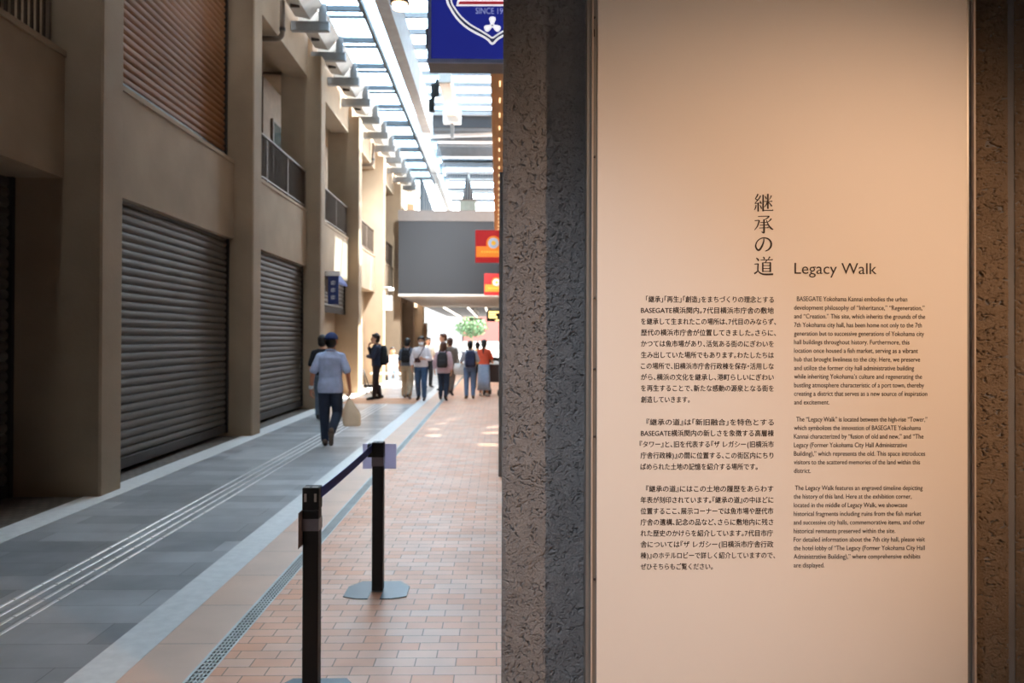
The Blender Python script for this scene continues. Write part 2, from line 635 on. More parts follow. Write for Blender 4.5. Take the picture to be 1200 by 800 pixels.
# lower recesses of the far bays
for k in range(4, 8):
    y0, y1 = BAY[k]
    struct(MB().box(-4.75, -4.65, y0, y1, 0, 3.19).build('recess_wall', M['concrete']))
struct(MB().box(-4.75, -4.65, BAY[3][0], BAY[3][1], 0, 3.19).build('recess_wall', M['concrete']))
struct(MB().box(-7.3, -3.97, 43.0, 43.4, 0, 7.6).build('wall_left_end', M['concrete']))

# rain pipes that drop in front of the upper beams and turn in below them
for y, lab in ((15.4, 'grey rain pipe with an elbow under the upper beam beside the second column'),
               (26.6, 'grey rain pipe with an elbow beside the fourth and fifth columns')):
    tp = thing('rain_pipe', lab, 'pipe', (-4.17, y, 7.34))
    def pipe(b):
        arc = [(0.0, 0, 0.75), (0, 0, 0.14)] + [(-0.12 + 0.12 * math.cos(a), 0, 0.14 - 0.12 * math.sin(a)) for a in (0.4, 0.8, 1.2, 1.57)] + [(-0.75, 0, 0.02)]
        b.tube(arc, 0.05, 12)
    part('pipe', M['rail_metal'], tp, pipe, True)
    part('pipe_collar', M['dark_metal'], tp, lambda b: b.cyl((0, 0, 0.2), 0.058, 0.06))

# small blue banner on a bracket
M['banner_blue'] = mat('banner_blue', (44, 58, 112), 0.7, var=0.05)
M['white_paint'] = mat('white_paint', (232, 234, 236), 0.6, var=0.02)
tb = thing('hanging_banner', 'small dark blue banner with white vertical lettering on the left wall', 'banner', (-4.05, 19.7, 2.42))
part('cloth', M['banner_blue'], tb, lambda b: b.bbox(-0.13, 0.13, -0.006, 0.006, 0, 0.70, 0.003))
part('bracket', M['white_paint'], tb, lambda b: b.box(-0.22, 0.16, -0.02, 0.02, 0.70, 0.82))
def banner_marks(b):
    for z in (0.50, 0.32, 0.14):
        b.box(-0.05, 0.05, -0.009, -0.006, z + 0.05, z + 0.065)
        b.box(-0.05, 0.05, -0.009, -0.006, z, z + 0.012)
        b.box(-0.006, 0.006, -0.009, -0.006, z - 0.03, z + 0.09)
        b.box(-0.05, -0.035, -0.009, -0.006, z - 0.02, z + 0.07)
part('lettering', M['white_paint'], tb, banner_marks)
ts = thing('shop_awning', 'dark blue awning valance above the small blue banner', 'awning', (-4.279, 20.9, 3.16))
part('awning_cloth', M['banner_blue'], ts, lambda b: b.prism([(0, 0.12), (0.18, -0.12), (0.18, -0.18), (0, 0.02)], 'y', -0.6, 0.9))
# wall notice and lamp near the bridge
tn = tag(MB().bbox(-3.96, -3.66, 27.66, 27.69, 2.55, 3.05, 0.004).build('wall_sign', M['white_paint']), 'small white projecting sign on the fifth column below the balcony', 'sign')
tc_ = thing('wall_camera', 'tiny white camera on an arm on the fifth column above the white sign', 'camera', (-3.97, 27.9, 3.35))
part('arm', M['steel_white'], tc_, lambda b: b.box(0, 0.25, -0.02, 0.02, 0, 0.03))
part('camera_body', M['steel_white'], tc_, lambda b: b.bbox(0.16, 0.34, -0.06, 0.06, -0.12, -0.0, 0.02))

# ------------------------------------------------------------------ skylight roof
# steel arms and the gutters between them
AY = [16.5 + 1.77 * i for i in range(-4, 15)]
arm0 = None
for i, y in enumerate(AY):
    if y > 35:
        break
    b = MB()
    x0, x1 = BX, -3.50
    b.box(x0, x1, y - 0.07, y + 0.07, 7.93, 7.95)
    b.box(x0, x1, y - 0.07, y + 0.07, 8.10, 8.12)
    b.box(x0, x1, y - 0.055, y - 0.035, 7.95, 8.10)
    b.box(x1 - 0.02, x1, y - 0.035, y + 0.07, 7.95, 8.10)
    b.box(x1 - 0.22, x1 - 0.06, y - 0.03, y + 0.03, 8.12, 8.5)
    tag(b.build('steel_arm', M['steel_grey']), 'grey steel bracket arm carrying the glass roof off the left wall', 'steel arm', 'steel roof arms on the left wall')
    g = MB()
    g.prism([(-4.17, 8.18), (-3.86, 8.12), (-3.62, 8.42), (-3.62, 8.46), (-3.90, 8.34), (-4.17, 8.40)], 'y', y + 0.14, y + 1.62)
    go = g.build('gutter', M['gutter'])
    tag(go, 'pale sloping gutter trough slung between two steel roof arms', 'gutter', 'gutters between the roof arms')
    if y < 23:
        lb = MB().box(-4.10, -3.92, y + 0.95, y + 1.0, 8.10, 8.18).build('clip', M['dark_metal'], go)

# left glass roof strip
t = thing('glass_roof_strip', 'long narrow glass roof strip with dark bars beside the left wall', 'glass roof', (-3.3, 22, 8.5))
part('glass_pane', M['roof_glass'], t, lambda b: b.box(-0.42, 1.15, -11.5, 13.9, 0.07, 0.085))
part('edge_rail', M['bar_dark'], t, lambda b: b.box(-0.45, -0.38, -13.0, 13.9, -0.06, 0.07))
part('edge_rail', M['bar_dark'], t, lambda b: b.box(0.42, 0.50, -13.0, 13.9, -0.06, 0.07))
for y in AY:
    if 9.2 < y < 35:
        part('glazing_bar', M['bar_dark'], t, lambda b: b.box(-0.38, 0.42, y + 0.22 - 22, y + 0.31 - 22, -0.04, 0.07))
        part('glazing_bar', M['bar_dark'], t, lambda b: b.box(-0.38, 0.42, y + 0.72 - 22, y + 0.76 - 22, 0.0, 0.07))
        part('bolt', M['dark_metal'], t, lambda b: b.cyl((0.34, y + 0.5 - 22, 0.03), 0.015, 0.08))

M['girder_grey'] = mat('girder_grey', (150, 148, 146), 0.6, var=0.12, scale=5)
# long box girder
struct(MB().box(-2.40, -2.13, 3.1, 25.2, 8.1, 8.95).build('roof_girder', M['girder_grey']))
struct(MB().box(-2.43, -2.10, 25.2, 25.4, 8.06, 8.9).build('girder_end_plate', M['steel_white']))
struct(MB().box(-2.62, -2.42, 25.4, 42, 8.1, 8.95).build('roof_girder_far', M['steel_white']))

# right glass roof: purlins, end caps
t = thing('glass_roof', 'wide glass roof with grey purlins right of the white girder', 'glass roof', (-1.2, 20, 9.0))
part('glass_pane', M['roof_glass'], t, lambda b: b.box(-1.15, 1.15, -14.2, 6.4, 0.09, 0.105))
for i in range(22):
    y = 5.3 + i
    part('purlin', M['steel_grey'], t, lambda b: b.box(-1.15, 1.1, y - 20, y + 0.08 - 20, -0.03, 0.09))
part('end_trim', M['steel_white'], t, lambda b: b.box(1.0, 1.15, -4.0, 6.4, -0.16, 0.09))
M['roof_grey'] = mat('roof_panel_grey', (84, 88, 92), 0.7)
# beyond it: grey fascia, solid roof panels and white transverse beams
struct(MB().box(-2.40, 0.1, 26.5, 26.62, 8.60, 9.2).build('roof_fascia', M['bridge_dark']))
for i, (ya, yb) in enumerate(((26.6, 28.4), (28.5, 30.7), (33.4, 34.4), (36.4, 37.4))):
    struct(MB().box(-2.40, 0.1, ya, yb, 9.06, 9.14).build('roof_panel', M['roof_grey']))
for i, y in enumerate((27.3, 28.5, 30.9, 32.9, 35.2, 38.0, 41.0)):
    if i == 0:
        b = MB()
        Rz = Matrix.Rotation(math.radians(-9), 3, 'Z')
        b.box(-2.4, 0.1, y - 0.05, y + 0.05, 8.50, 8.60, Rz, (-1.2, y, 8.6))
    else:
        b = MB().box(-2.40, 0.1, y - 0.1, y + 0.1, 8.58, 8.63)
        wz = (0, 9.0, 9.15, 8.82, 8.76, 8.76, 8.76)[i]
        struct(MB().box(-2.40, 0.1, y - 0.06, y + 0.06, 8.632, wz).build('beam_web', M['roof_grey']))
    tag(b.build('roof_beam', M['steel_white']), 'white steel roof beam spanning right of the girder', 'roof beam', 'white transverse roof beams')
t = thing('glass_roof', 'far glass roof above the dark bridge', 'glass roof', (-1.2, 36, 9.0))
part('glass_pane', M['roof_glass'], t, lambda b: b.box(-1.15, 1.2, -5.4, 6, 0.06, 0.075))
for i in range(11):
    part('purlin', M['steel_grey'], t, lambda b: b.box(-1.15, 1.2, -5.3 + i, -5.2 + i, 0.0, 0.06))

# white duct with spotlight
t = thing('ceiling_duct', 'white hanging duct with clamp collar under the right glass roof', 'duct', (-1.45, 23.3, 8.62))
part('duct', M['gutter'], t, lambda b: b.bbox(-0.17, 0.17, -1.7, 1.7, -0.1, 0.2, 0.03))
part('collar', M['steel_white'], t, lambda b: b.bbox(-0.28, 0.28, 1.6, 1.9, -0.28, 0.12, 0.03))
part('hanger', M['steel_grey'], t, lambda b: [b.cyl((0, -1.2, 0.3), 0.03, 0.25), b.cyl((0, 1.2, 0.3), 0.03, 0.25)])
part('bracket', M['steel_grey'], t, lambda b: b.box(-0.05, 0.06, 1.7, 1.8, -0.75, -0.25))
for dx, dz, lab in ((-0.24, 0.0, 'upper black roof spotlight beside the white duct'), (-0.36, -0.42, 'lower black roof spotlight beside the white duct')):
    t = thing('roof_spotlight', lab, 'spotlight', (-1.45 + dx, 21.7, 8.35 + dz))
    part('lamp_body', M['black'], t, lambda b: b.cyl((0, 0, 0.0), 0.085, 0.34))
    spot((-1.45 + dx, 22.05, 8.30 + dz), (-4.3, 28.5 if dz == 0 else 34.0, 2.0), 5200, (0.90, 0.96, 1.0), 62, 1.0, 0.08)  # beam added at the fixture to brighten the far columns
    part('yoke', M['black'], t, lambda b: b.box(-0.02, 0.02 - dx * 0.2, -0.02, 0.02, 0.15, 0.30 - dz * 0.7))

# ------------------------------------------------------------------ bridge block and exit
bl = thing('footbridge', 'dark grey enclosed footbridge crossing the passage at the far end', 'footbridge', (-1.0, 31, 3.28))
part('cladding', M['bridge_dark'], bl, lambda b: b.box(-2.86, 1.6, 0, 9, 0.02, 2.86))
part('parapet_band', M['bridge_band'], bl, lambda b: b.box(-2.88, 1.6, -0.03, 9, 2.86, 3.28))
part('soffit', M['soffit'], bl, lambda b: b.box(-2.86, 1.6, 0.0, 11.4, -0.06, 0.02))
struct(MB().box(-3.9, 0.6, 42.5, 62, 3.25, 3.45).build('ceiling_exit', M['dark_ceiling']))
M['strip_light'] = glow('strip_light', (255, 246, 230), 6.0)
for x in (-2.9, -1.62, -0.66):
    tag(MB().box(x, x + 0.06, 42.6, 61.5, 3.20, 3.249).build('strip_light', M['strip_light']), 'white strip light recessed along the dark ceiling beyond the footbridge', 'strip light', 'strip lights of the exit ceiling')
t = thing('roof_parasol', 'grey folded parasol standing on top of the footbridge', 'parasol', (-1.25, 33.2, 6.56))
part('canopy', M['bridge_dark'], t, lambda b: b.tube([(0, 0, 0.55), (0, 0, 0.9), (0, 0, 1.5), (0, 0, 2.0)], 0, 12, [0.27, 0.22, 0.12, 0.02]), True)
part('pole', M['steel_grey'], t, lambda b: b.cyl((0, 0, 0.3), 0.03, 0.6))
t = thing('roof_planter', 'grey green box beside the folded parasol on the footbridge', 'planter', (-1.2, 32.0, 6.56))
part('box', mat('planter_green', (128, 136, 126), 0.7), t, lambda b: b.bbox(-0.32, 0.32, -0.3, 0.3, 0, 0.5, 0.02))
part('rim', M['rail_metal'], t, lambda b: b.box(-0.34, 0.34, -0.32, 0.32, 0.5, 0.54))
t = thing('mesh_guard', 'fine wire guard fence along the top of the footbridge', 'fence', (-1.6, 31.2, 6.56))
part('top_rail', M['steel_grey'], t, lambda b: b.box(-1.3, 2.2, -0.02, 0.02, 1.46, 1.50))
part('wires', M['steel_grey'], t, lambda b: [b.box(-1.3 + i * 0.1, -1.284 + i * 0.1, -0.008, 0.008, 0, 1.46) for i in range(36)])
t = thing('gable_screen', 'tall triangular grey glass screen beside the girder above the footbridge', 'screen', (-3.05, 31.6, 6.56))
part('screen_panel', M['bar_dark'], t, lambda b: b.prism([(0, 0), (0.52, 0), (0.1, 1.25), (0, 1.3)], 'y', -0.02, 0.02))
part('post', M['dark_metal'], t, lambda b: b.box(-0.05, 0.0, -0.03, 0.03, 0, 1.35))

# exit side: brown door panel on the left, building and tree across the street
t = thing('door', 'brown door in the far left wall beside the white exit', 'door', tuple(at(491.5, 400, 43)[:1]) + (42.96, 0))
part('door_leaf', mat('brown_door', (150, 112, 78), 0.6), t, lambda b: b.bbox(-0.38, 0.38, -0.03, 0.03, 0, 2.35, 0.005))
part('door_frame', M['steel_white'], t, lambda b: [b.box(-0.44, -0.38, -0.04, 0.04, 0, 2.41), b.box(0.38, 0.44, -0.04, 0.04, 0, 2.41), b.box(-0.38, 0.38, -0.04, 0.04, 2.35, 2.41)])
t = thing('street_building', 'pinkish brick building across the street beyond the exit', 'building', (1.5, 82, 0))
M['far_brick'] = mat('far_pink_brick', (112, 62, 54), 0.8, var=0.06)
part('wall', M['far_brick'], t, lambda b: b.box(-5, 9, 0, 8, 0, 9))
part('base_band', M['soffit'], t, lambda b: b.box(-5.05, 9, -0.15, 0, 0, 1.2))
for i in range(5):
    wf = part('window', M['white_paint'], t, lambda b: b.box(-4.2 + i * 2.4, -2.8 + i * 2.4, -0.1, 0.0, 4.4, 6.4))
    part('pane', M['dark_glass'], wf, lambda b: b.box(-4.1 + i * 2.4, -2.9 + i * 2.4, -0.12, -0.1, 4.5, 6.3))
t = thing('street_building', 'pale grey building across the street, left of the pinkish brick one', 'building', (-10, 84, 0))
M['far_grey'] = mat('far_grey_render', (124, 124, 122), 0.85, var=0.04)
part('wall', M['far_grey'], t, lambda b: b.box(-12, 6.3, 0, 8, 0, 14))
for i in range(6):
    wf = part('window', M['white_paint'], t, lambda b: b.box(-10 + i * 2.6, -8.6 + i * 2.6, -0.1, 0.0, 5.0, 7.0))
    part('pane', M['dark_glass'], wf, lambda b: b.box(-9.9 + i * 2.6, -8.7 + i * 2.6, -0.12, -0.1, 5.1, 6.9))
t = thing('street_tree', 'round green tree before the pink building beyond the exit', 'tree', (-2.35, 72, 0))
part('trunk', mat('bark', (110, 90, 70), 0.9), t, lambda b: b.tube([(0, 0, 0), (0.05, 0, 1.2), (0, 0, 2.2)], 0, 10, [0.16, 0.12, 0.1]))
def crown(b):
    rr = random.Random(3)
    for i in range(900):
        u = Vector((rr.gauss(0, 1), rr.gauss(0, 1), rr.gauss(0, 1))).normalized() * (rr.random() ** 0.4)
        c = Vector((u.x * 1.5, u.y * 1.4, 2.6 + u.z * 0.95))
        a = Vector((rr.gauss(0, 1), rr.gauss(0, 1), rr.gauss(0, 1))).normalized() * 0.16
        q = a.cross(Vector((rr.gauss(0, 1), rr.gauss(0, 1), rr.gauss(0, 1)))).normalized() * 0.09
        b.poly([c - a, c + q, c + a, c - q])
part('foliage', mat('leaf_green', (66, 92, 56), 0.7, var=0.3), t, crown)

# ------------------------------------------------------------------ right hand side and the roof over the camera
struct(MB().box(0.62, 0.9, 3.2, 31, 0, 5.0).build('wall_right', M['right_wall']))
struct(MB().box(0.62, 0.9, 31.0, 62, 0, 9.0).build('wall_right_far', M['right_wall']))
struct(MB().box(0.12, 0.9, 3.1, 26.4, 8.9, 9.2).build('roof_edge_right', M['steel_white']))
tw = thing('timber_canopy', 'orange timber canopy edge with small lights along the right wall', 'canopy', (0.3, 17, 5.0))
part('soffit_board', M['wood'], tw, lambda b: b.box(-0.37, 0.32, -8.5, 10, 0, 0.12))
part('edge_board', M['wood'], tw, lambda b: b.box(-0.40, -0.37, -8.5, 10, -0.02, 0.30))
M['warm_led'] = glow('warm_led', (255, 226, 176), 2.0)
for i in range(24):
    y = -8.0 + i * 0.75
    part('led_strip', M['warm_led'], tw, lambda b: b.box(-0.285, -0.27, y, y + 0.22, -0.012, 0.0))
struct(MB().box(0.016, 0.16, 9.2, 9.36, 0, 3.52).build('steel_post', M['steel_grey']))

struct(MB().box(-3.95, 5.0, -8, 3.1, 5.45, 5.75).build('ceiling_passage', M['slab']))
struct(MB().box(-3.95, 5.0, 2.9, 3.1, 5.75, 9.3).build('wall_above_passage', M['slab']))
struct(MB().box(-7.6, -4.3, -8, 44, 9.2, 9.4).build('roof_left', M['concrete']))
struct(MB().box(-4.3, -3.95, -8, 3.1, 9.2, 9.4).build('roof_infill', M['concrete']))
struct(MB().box(-7.6, 5.3, -8.3, -8, 0, 5.75).build('wall_back', M['slab']))
struct(MB().box(5.0, 5.3, -8, 3.3, 0, 5.75).build('wall_alcove_right', M['slab']))
struct(MB().box(0.55, 5.0, -8, 3.2, 3.3, 3.5).build('ceiling_alcove', M['slab']))
# the tower that rises on the right of the passage and shades its near half
struct(MB().box(1.0, 16, -11, 23.0, 5.2, 40).build('wall_tower', M['right_wall']))
# added narrow spots without fixtures, imitating sun patches on the bricks
for px, py, sz, e in ((528.5, 491.5, 1.5, 1.0), (516.5, 496, 1.5, .9), (508, 503, 1.6, 1.0), (507.5, 510, 1.9, 1.2), (579, 500, 2.0, 1.2), (576, 507, 2.0, 1.2), (572, 521, 2.2, 1.3)):
    q = flr(px, py)
    spot((q.x - 0.35, q.y + 5.0, 8.7), q, 5200 * e, (1.0, 0.92, 0.82), sz, 0.5, 0.02)
struct(MB().box(-3.95, -2.2, 3.1, 8.0, 5.45, 5.7).build('sky_block_slab', M['slab']))  # unseen slab, added to keep sky light off the nearest left bay
struct(MB().box(-2.4, 0.12, 3.1, 5.8, 8.95, 9.15).build('skylight_block', M['slab']))  # unseen, added to shut off near skylight and darken this end
struct(MB().box(-3.95, -2.72, 3.1, 8.6, 8.6, 8.8).build('skylight_block', M['slab']))  # same on the left: unseen, blocks sky light from the near wall
# ------------------------------------------------------------------ hammered concrete wall behind the panel
def vnoise(x, z, seed):
    rs = np.random.RandomState(seed)
    g = rs.rand(256, 256)
    xi, zi = np.floor(x).astype(int), np.floor(z).astype(int)
    fx, fz = x - xi, z - zi
    fx, fz = fx * fx * (3 - 2 * fx), fz * fz * (3 - 2 * fz)
    a = g[xi % 256, zi % 256]; b_ = g[(xi + 1) % 256, zi % 256]
    c = g[xi % 256, (zi + 1) % 256]; d = g[(xi + 1) % 256, (zi + 1) % 256]
    return (a * (1 - fx) + b_ * fx) * (1 - fz) + (c * (1 - fx) + d * fx) * fz


def hammered(name, x0, x1, z0, z1, yb, step, m, seed, sx=1.0, amp=1.0):
    """rough chiselled face: a fine grid really displaced towards and away from the viewer"""
    nx, nz = int((x1 - x0) / step) + 1, int((z1 - z0) / step) + 1
    X, Z = np.meshgrid(np.linspace(x0, x1, nx), np.linspace(z0, z1, nz), indexing='ij')
    U, V = (X + 3) * 140 / sx, Z * 140
    wx = 2.5 * (vnoise(U * 0.6, V * 0.6, seed + 9) - 0.5)
    wz = 2.5 * (vnoise(U * 0.6 + 31, V * 0.6 + 7, seed + 8) - 0.5)
    n1 = vnoise(U * 0.22, V * 0.22, seed)
    n2 = vnoise((U + wx) * 0.95, (V + wz) * 0.95, seed + 1)
    n3 = vnoise((U + wx) * 1.6, (V + wz) * 1.6, seed + 2)
    n4 = vnoise(U * 2.4, V * 2.4, seed + 3)
    pit = np.clip((np.abs(n2 - 0.5) * -1 + 0.080) / 0.05, 0, 1) * np.clip((n3 - 0.33) * 6, 0, 1) * np.clip((n1 - 0.02) * 3.2, 0, 1)
    D = (n1 - 0.5) * 0.004 + (n3 - 0.5) * 0.0014 + (n4 - 0.5) * 0.0014 - pit * 0.0085
    D *= amp
    e = np.minimum(np.minimum(X - x0, x1 - X) / 0.012, 1)
    Y = yb - 0.004 - D * (0.35 + 0.65 * e) + (1 - e) * 0.004
    co = np.stack([X, Y, Z], -1).reshape(-1, 3)
    i = np.arange(nx * nz).reshape(nx, nz)
    f = np.stack([i[:-1, :-1], i[1:, :-1], i[1:, 1:], i[:-1, 1:]], -1).reshape(-1, 4)
    bk = len(co)
    extra = [(x0, yb + 0.02, z0), (x1, yb + 0.02, z0), (x1, yb + 0.02, z1), (x0, yb + 0.02, z1)]
    me = bpy.data.meshes.new(name)
    me.from_pydata(co.tolist() + extra, [], f.tolist() + [
        [bk + 1, bk, bk + 3, bk + 2],
        i[0, :].tolist() + [bk + 3, bk], i[-1, ::-1].tolist() + [bk + 1, bk + 2],
        i[::-1, 0].tolist() + [bk, bk + 1], i[:, -1].tolist() + [bk + 2, bk + 3]])
    me.polygons.foreach_set('use_smooth', [True] * len(f) + [False] * 5)
    me.materials.append(m)
    o = bpy.data.objects.new(name, me)
    COL.objects.link(o)
    return struct(o)


YW = 2.31                                        # wall face
YP = 2.20                                        # panel face
xl = at(588.9, 400, YW).x
xa = at(1142, 400, YW).x
xb = at(1181, 400, YW).x
xc = at(1189, 400, YW).x
M['hammered'] = mat('bush_hammered_concrete', (122, 119, 119), 0.85, var=0.08, scale=9, bump=0.35, bscale=420)
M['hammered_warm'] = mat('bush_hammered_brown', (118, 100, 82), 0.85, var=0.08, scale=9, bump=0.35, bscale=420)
struct(MB().box(xl + 0.003, 5.0, YW, YW + 0.6, 0, 3.3).build('wall_alcove', M['hammered']))
hammered('wall_alcove_face', xl, 0.34, 0.55, 2.70, YW - 0.002, 0.0018, M['hammered'], 5)
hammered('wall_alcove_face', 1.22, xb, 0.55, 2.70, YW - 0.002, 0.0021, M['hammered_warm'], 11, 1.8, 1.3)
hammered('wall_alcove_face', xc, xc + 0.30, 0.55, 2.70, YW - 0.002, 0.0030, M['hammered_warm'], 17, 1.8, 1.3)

# ------------------------------------------------------------------ text panel
pl, pr = at(699.6, 400, YP).x, at(1133.8, 400, YP).x
z0p, z1p = 0.30, 2.95
tp = thing('text_panel', 'tall cream text panel with black Japanese and English writing on the rough concrete wall', 'panel', (pl, YP, z0p))
part('board', M['panel'], tp, lambda b: b.bbox(0, pr - pl, 0, 0.02, 0, z1p - z0p, 0.0015))
xo = at(687.2, 400, YP).x - pl
xl1, xl2 = at(692.6, 400, YP).x - pl, at(694.7, 400, YP).x - pl
part('frame_side', M['frame_steel'], tp, lambda b: b.box(xo, xl1, 0.0, 0.05, 0, z1p - z0p))
part('frame_lip', M['frame_lip'], tp, lambda b: b.box(xl1, xl2, -0.006, 0.05, 0, z1p - z0p))
part('fixing_strip', M['frame_steel'], tp, lambda b: b.box(xl2, -0.0006, 0.003, 0.04, 0, z1p - z0p))
xr1, xr2, xr3 = at(1134.2, 400, YP).x - pl, at(1140.3, 400, YP).x - pl, at(1142.4, 400, YP).x - pl
part('frame_side', M['frame_steel'], tp, lambda b: b.box(xr1, xr2, 0.006, 0.05, 0, z1p - z0p))
part('frame_lip', M['frame_lip'], tp, lambda b: b.box(xr2, xr3, -0.006, 0.05, 0, z1p - z0p))
for py in (21, 184, 349, 432, 511, 678):
    q = at(696.6, py, YP + 0.003)
    part('screw', M['screw'], tp, lambda b: b.cyl((q.x - pl, 0.001, q.z - z0p), 0.0034, 0.006, 'y', 14), True)
q = at(695.6, 38, YP)
part('clip', M['black'], tp, lambda b: b.bbox(q.x - pl - 0.001, q.x - pl + 0.003, -0.003, 0.004, q.z - z0p - 0.012, q.z - z0p + 0.008, 0.001))


def text_mesh(body, spacing=1.0):
    c = bpy.data.curves.new('text', 'FONT')
    c.body = body
    c.size = 1.0
    c.space_character = spacing
    c.resolution_u = 3
    o = bpy.data.objects.new('text', c)
    COL.objects.link(o)
    dg = bpy.context.evaluated_depsgraph_get()
    me = bpy.data.meshes.new_from_object(o.evaluated_get(dg))
    bpy.data.objects.remove(o)
    bpy.data.curves.remove(c)
    return me


GLY = {}


def glyph(ch):
    if ch not in GLY:
        me = text_mesh(ch)
        co = np.empty(len(me.vertices) * 3)
        me.vertices.foreach_get('co', co)
        GLY[ch] = (co.reshape(-1, 3), [tuple(p.vertices) for p in me.polygons])
        bpy.data.meshes.remove(me)
    return GLY[ch]


def japanese_line(body):
    """one line set solid: full-width characters, brackets and stops on half a width, Latin runs at their own width"""
    em = (glyph('\u65e5\u65e5')[0][:, 0].max() - glyph('\u65e5')[0][:, 0].max())
    x, V_, F_ = 0.0, [], []
    def put(co, fs, dx):
        n = sum(len(v) for v in V_)
        c = co.copy()
        c[:, 0] += dx
        V_.append(c)
        F_.extend(tuple(i + n for i in f) for f in fs)
    run = ''
    for ch in body + '\0':
        if ch.isascii() and ch.isalnum():
            run += ch
            continue
        if run:
            co, fs = glyph(run)
            put(co, fs, x)
            x += co[:, 0].max() + 0.06
            run = ''
        if ch == '\0':
            break
        if ch == ' ':
            x += em * 0.3
        elif ch in '\u300c\u300e':
            put(*glyph(ch), x - em * 0.5)
            x += em * 0.5
        elif ch in '()':
            co, fs = glyph(ch)
            put(co, fs, x + 0.06)
            x += em * 0.45
        elif ch in '\u300d\u300f\u3001\u3002':
            put(*glyph(ch), x)
            x += em * 0.5
        elif ch == '\u30fb':
            put(*glyph(ch), x - em * 0.25)
            x += em * 0.5
        else:
            put(*glyph(ch), x)
            x += em
    me = bpy.data.meshes.new('line')
    me.from_pydata(np.concatenate(V_).tolist(), [], F_)
    return me


def put_text(name, lines, plane_y, parent, org, m, thick=0.0006, bold=0.0):
    """lines: (text, x_left, x_right, y_centre, glyph height of size 1 in px); set on the plane, each fitted to its width"""
    bm = bmesh.new()
    for body, px0, px1, py, size in lines:
        me = japanese_line(body) if any(ord(c) > 0x3000 for c in body) else text_mesh(body)
        co = np.empty(len(me.vertices) * 3)
        me.vertices.foreach_get('co', co)
        co = co.reshape(-1, 3)
        xmin, xmax = co[:, 0].min(), co[:, 0].max()
        p0, p1 = at(px0, py, plane_y), at(px1, py, plane_y)
        px = (p1.x - p0.x) / (px1 - px0)
        sx = (p1.x - p0.x) / (xmax - xmin)
        base = p0.z - size * 0.34 * px
        base_r = p1.z - size * 0.34 * px
        co2 = np.zeros_like(co)
        t = (co[:, 0] - xmin) / (xmax - xmin)
        co2[:, 0] = p0.x + (co[:, 0] - xmin) * sx - org[0]
        co2[:, 2] = base + co[:, 1] * size * px - org[2]
        co2[:, 1] = plane_y - thick - org[1]
        me.vertices.foreach_set('co', co2.reshape(-1))
        bm.from_mesh(me)
        if bold:                                  # a heavier face: the glyphs once more, a hair to the side
            co2[:, 0] += bold * px
            co2[:, 2] += bold * px * 0.6
            co2[:, 1] -= 0.00002
            me.vertices.foreach_set('co', co2.reshape(-1))
            bm.from_mesh(me)
        bpy.data.meshes.remove(me)
    me = bpy.data.meshes.new(name)
    bm.to_mesh(me)
    bm.free()
    me.materials.append(m)
    o = bpy.data.objects.new(name, me)
    COL.objects.link(o)
    o.parent = parent
    return o


JP = [
    [('「継承」「再生」「創造」をまちづくりの理念とする', 757, 906.5, 350.8),
     ('BASEGATE横浜関内。7代目横浜市庁舎の敷地', 751, 906.5, 363.7),
     ('を継承して生まれたこの場所は、7代目のみならず、', 751, 909, 376.8),
     ('歴代の横浜市庁舎が位置してきました。さらに、', 751, 909, 389.8),
     ('かつては魚市場があり、活気ある街のにぎわいを', 751, 906.5, 402.8),
     ('生み出していた場所でもあります。わたしたちは', 751, 906.5, 416),
     ('この場所で、旧横浜市庁舎行政棟を保存・活用しな', 751, 906.5, 429),
     ('がら、横浜の文化を継承し、港町らしいにぎわい', 751, 906.5, 442),
     ('を再生することで、新たな感動の源泉となる街を', 751, 906.5, 455),
     ('創造していきます。', 751, 808, 468.3)],
    [('『継承の道』は「新旧融合」を特色とする', 757.5, 906.5, 494.8),
     ('BASEGATE横浜関内の新しさを象徴する高層棟', 751, 906.5, 507.7),
     ('『タワー』と、旧を代表する『ザ レガシー(旧横浜市', 749.5, 906.5, 520.7),
     ('庁舎行政棟)』の間に位置する、この街区内にちり', 750.5, 906, 533.8),
     ('ばめられた土地の記憶を紹介する場所です。', 750.5, 887.5, 547)],
    [('『継承の道』にはこの土地の履歴をあらわす', 757, 906, 572.9),
     ('年表が刻印されています。『継承の道』の中ほどに', 750.5, 906, 586),
     ('位置するここ、展示コーナーでは魚市場や歴代市', 750.5, 906, 599),
     ('庁舎の遺構、記念の品など、さらに敷地内に残さ', 750.5, 906, 612),
     ('れた歴史のかけらを紹介しています。7代目市庁', 750.5, 905.5, 625),
     ('舎については『ザ レガシー(旧横浜市庁舎行政', 750.5, 906, 638),
     ('棟)』のホテルロビーで詳しく紹介していますので、', 750.5, 908, 651),
     ('ぜひそちらもご覧ください。', 750.5, 835, 664)]]
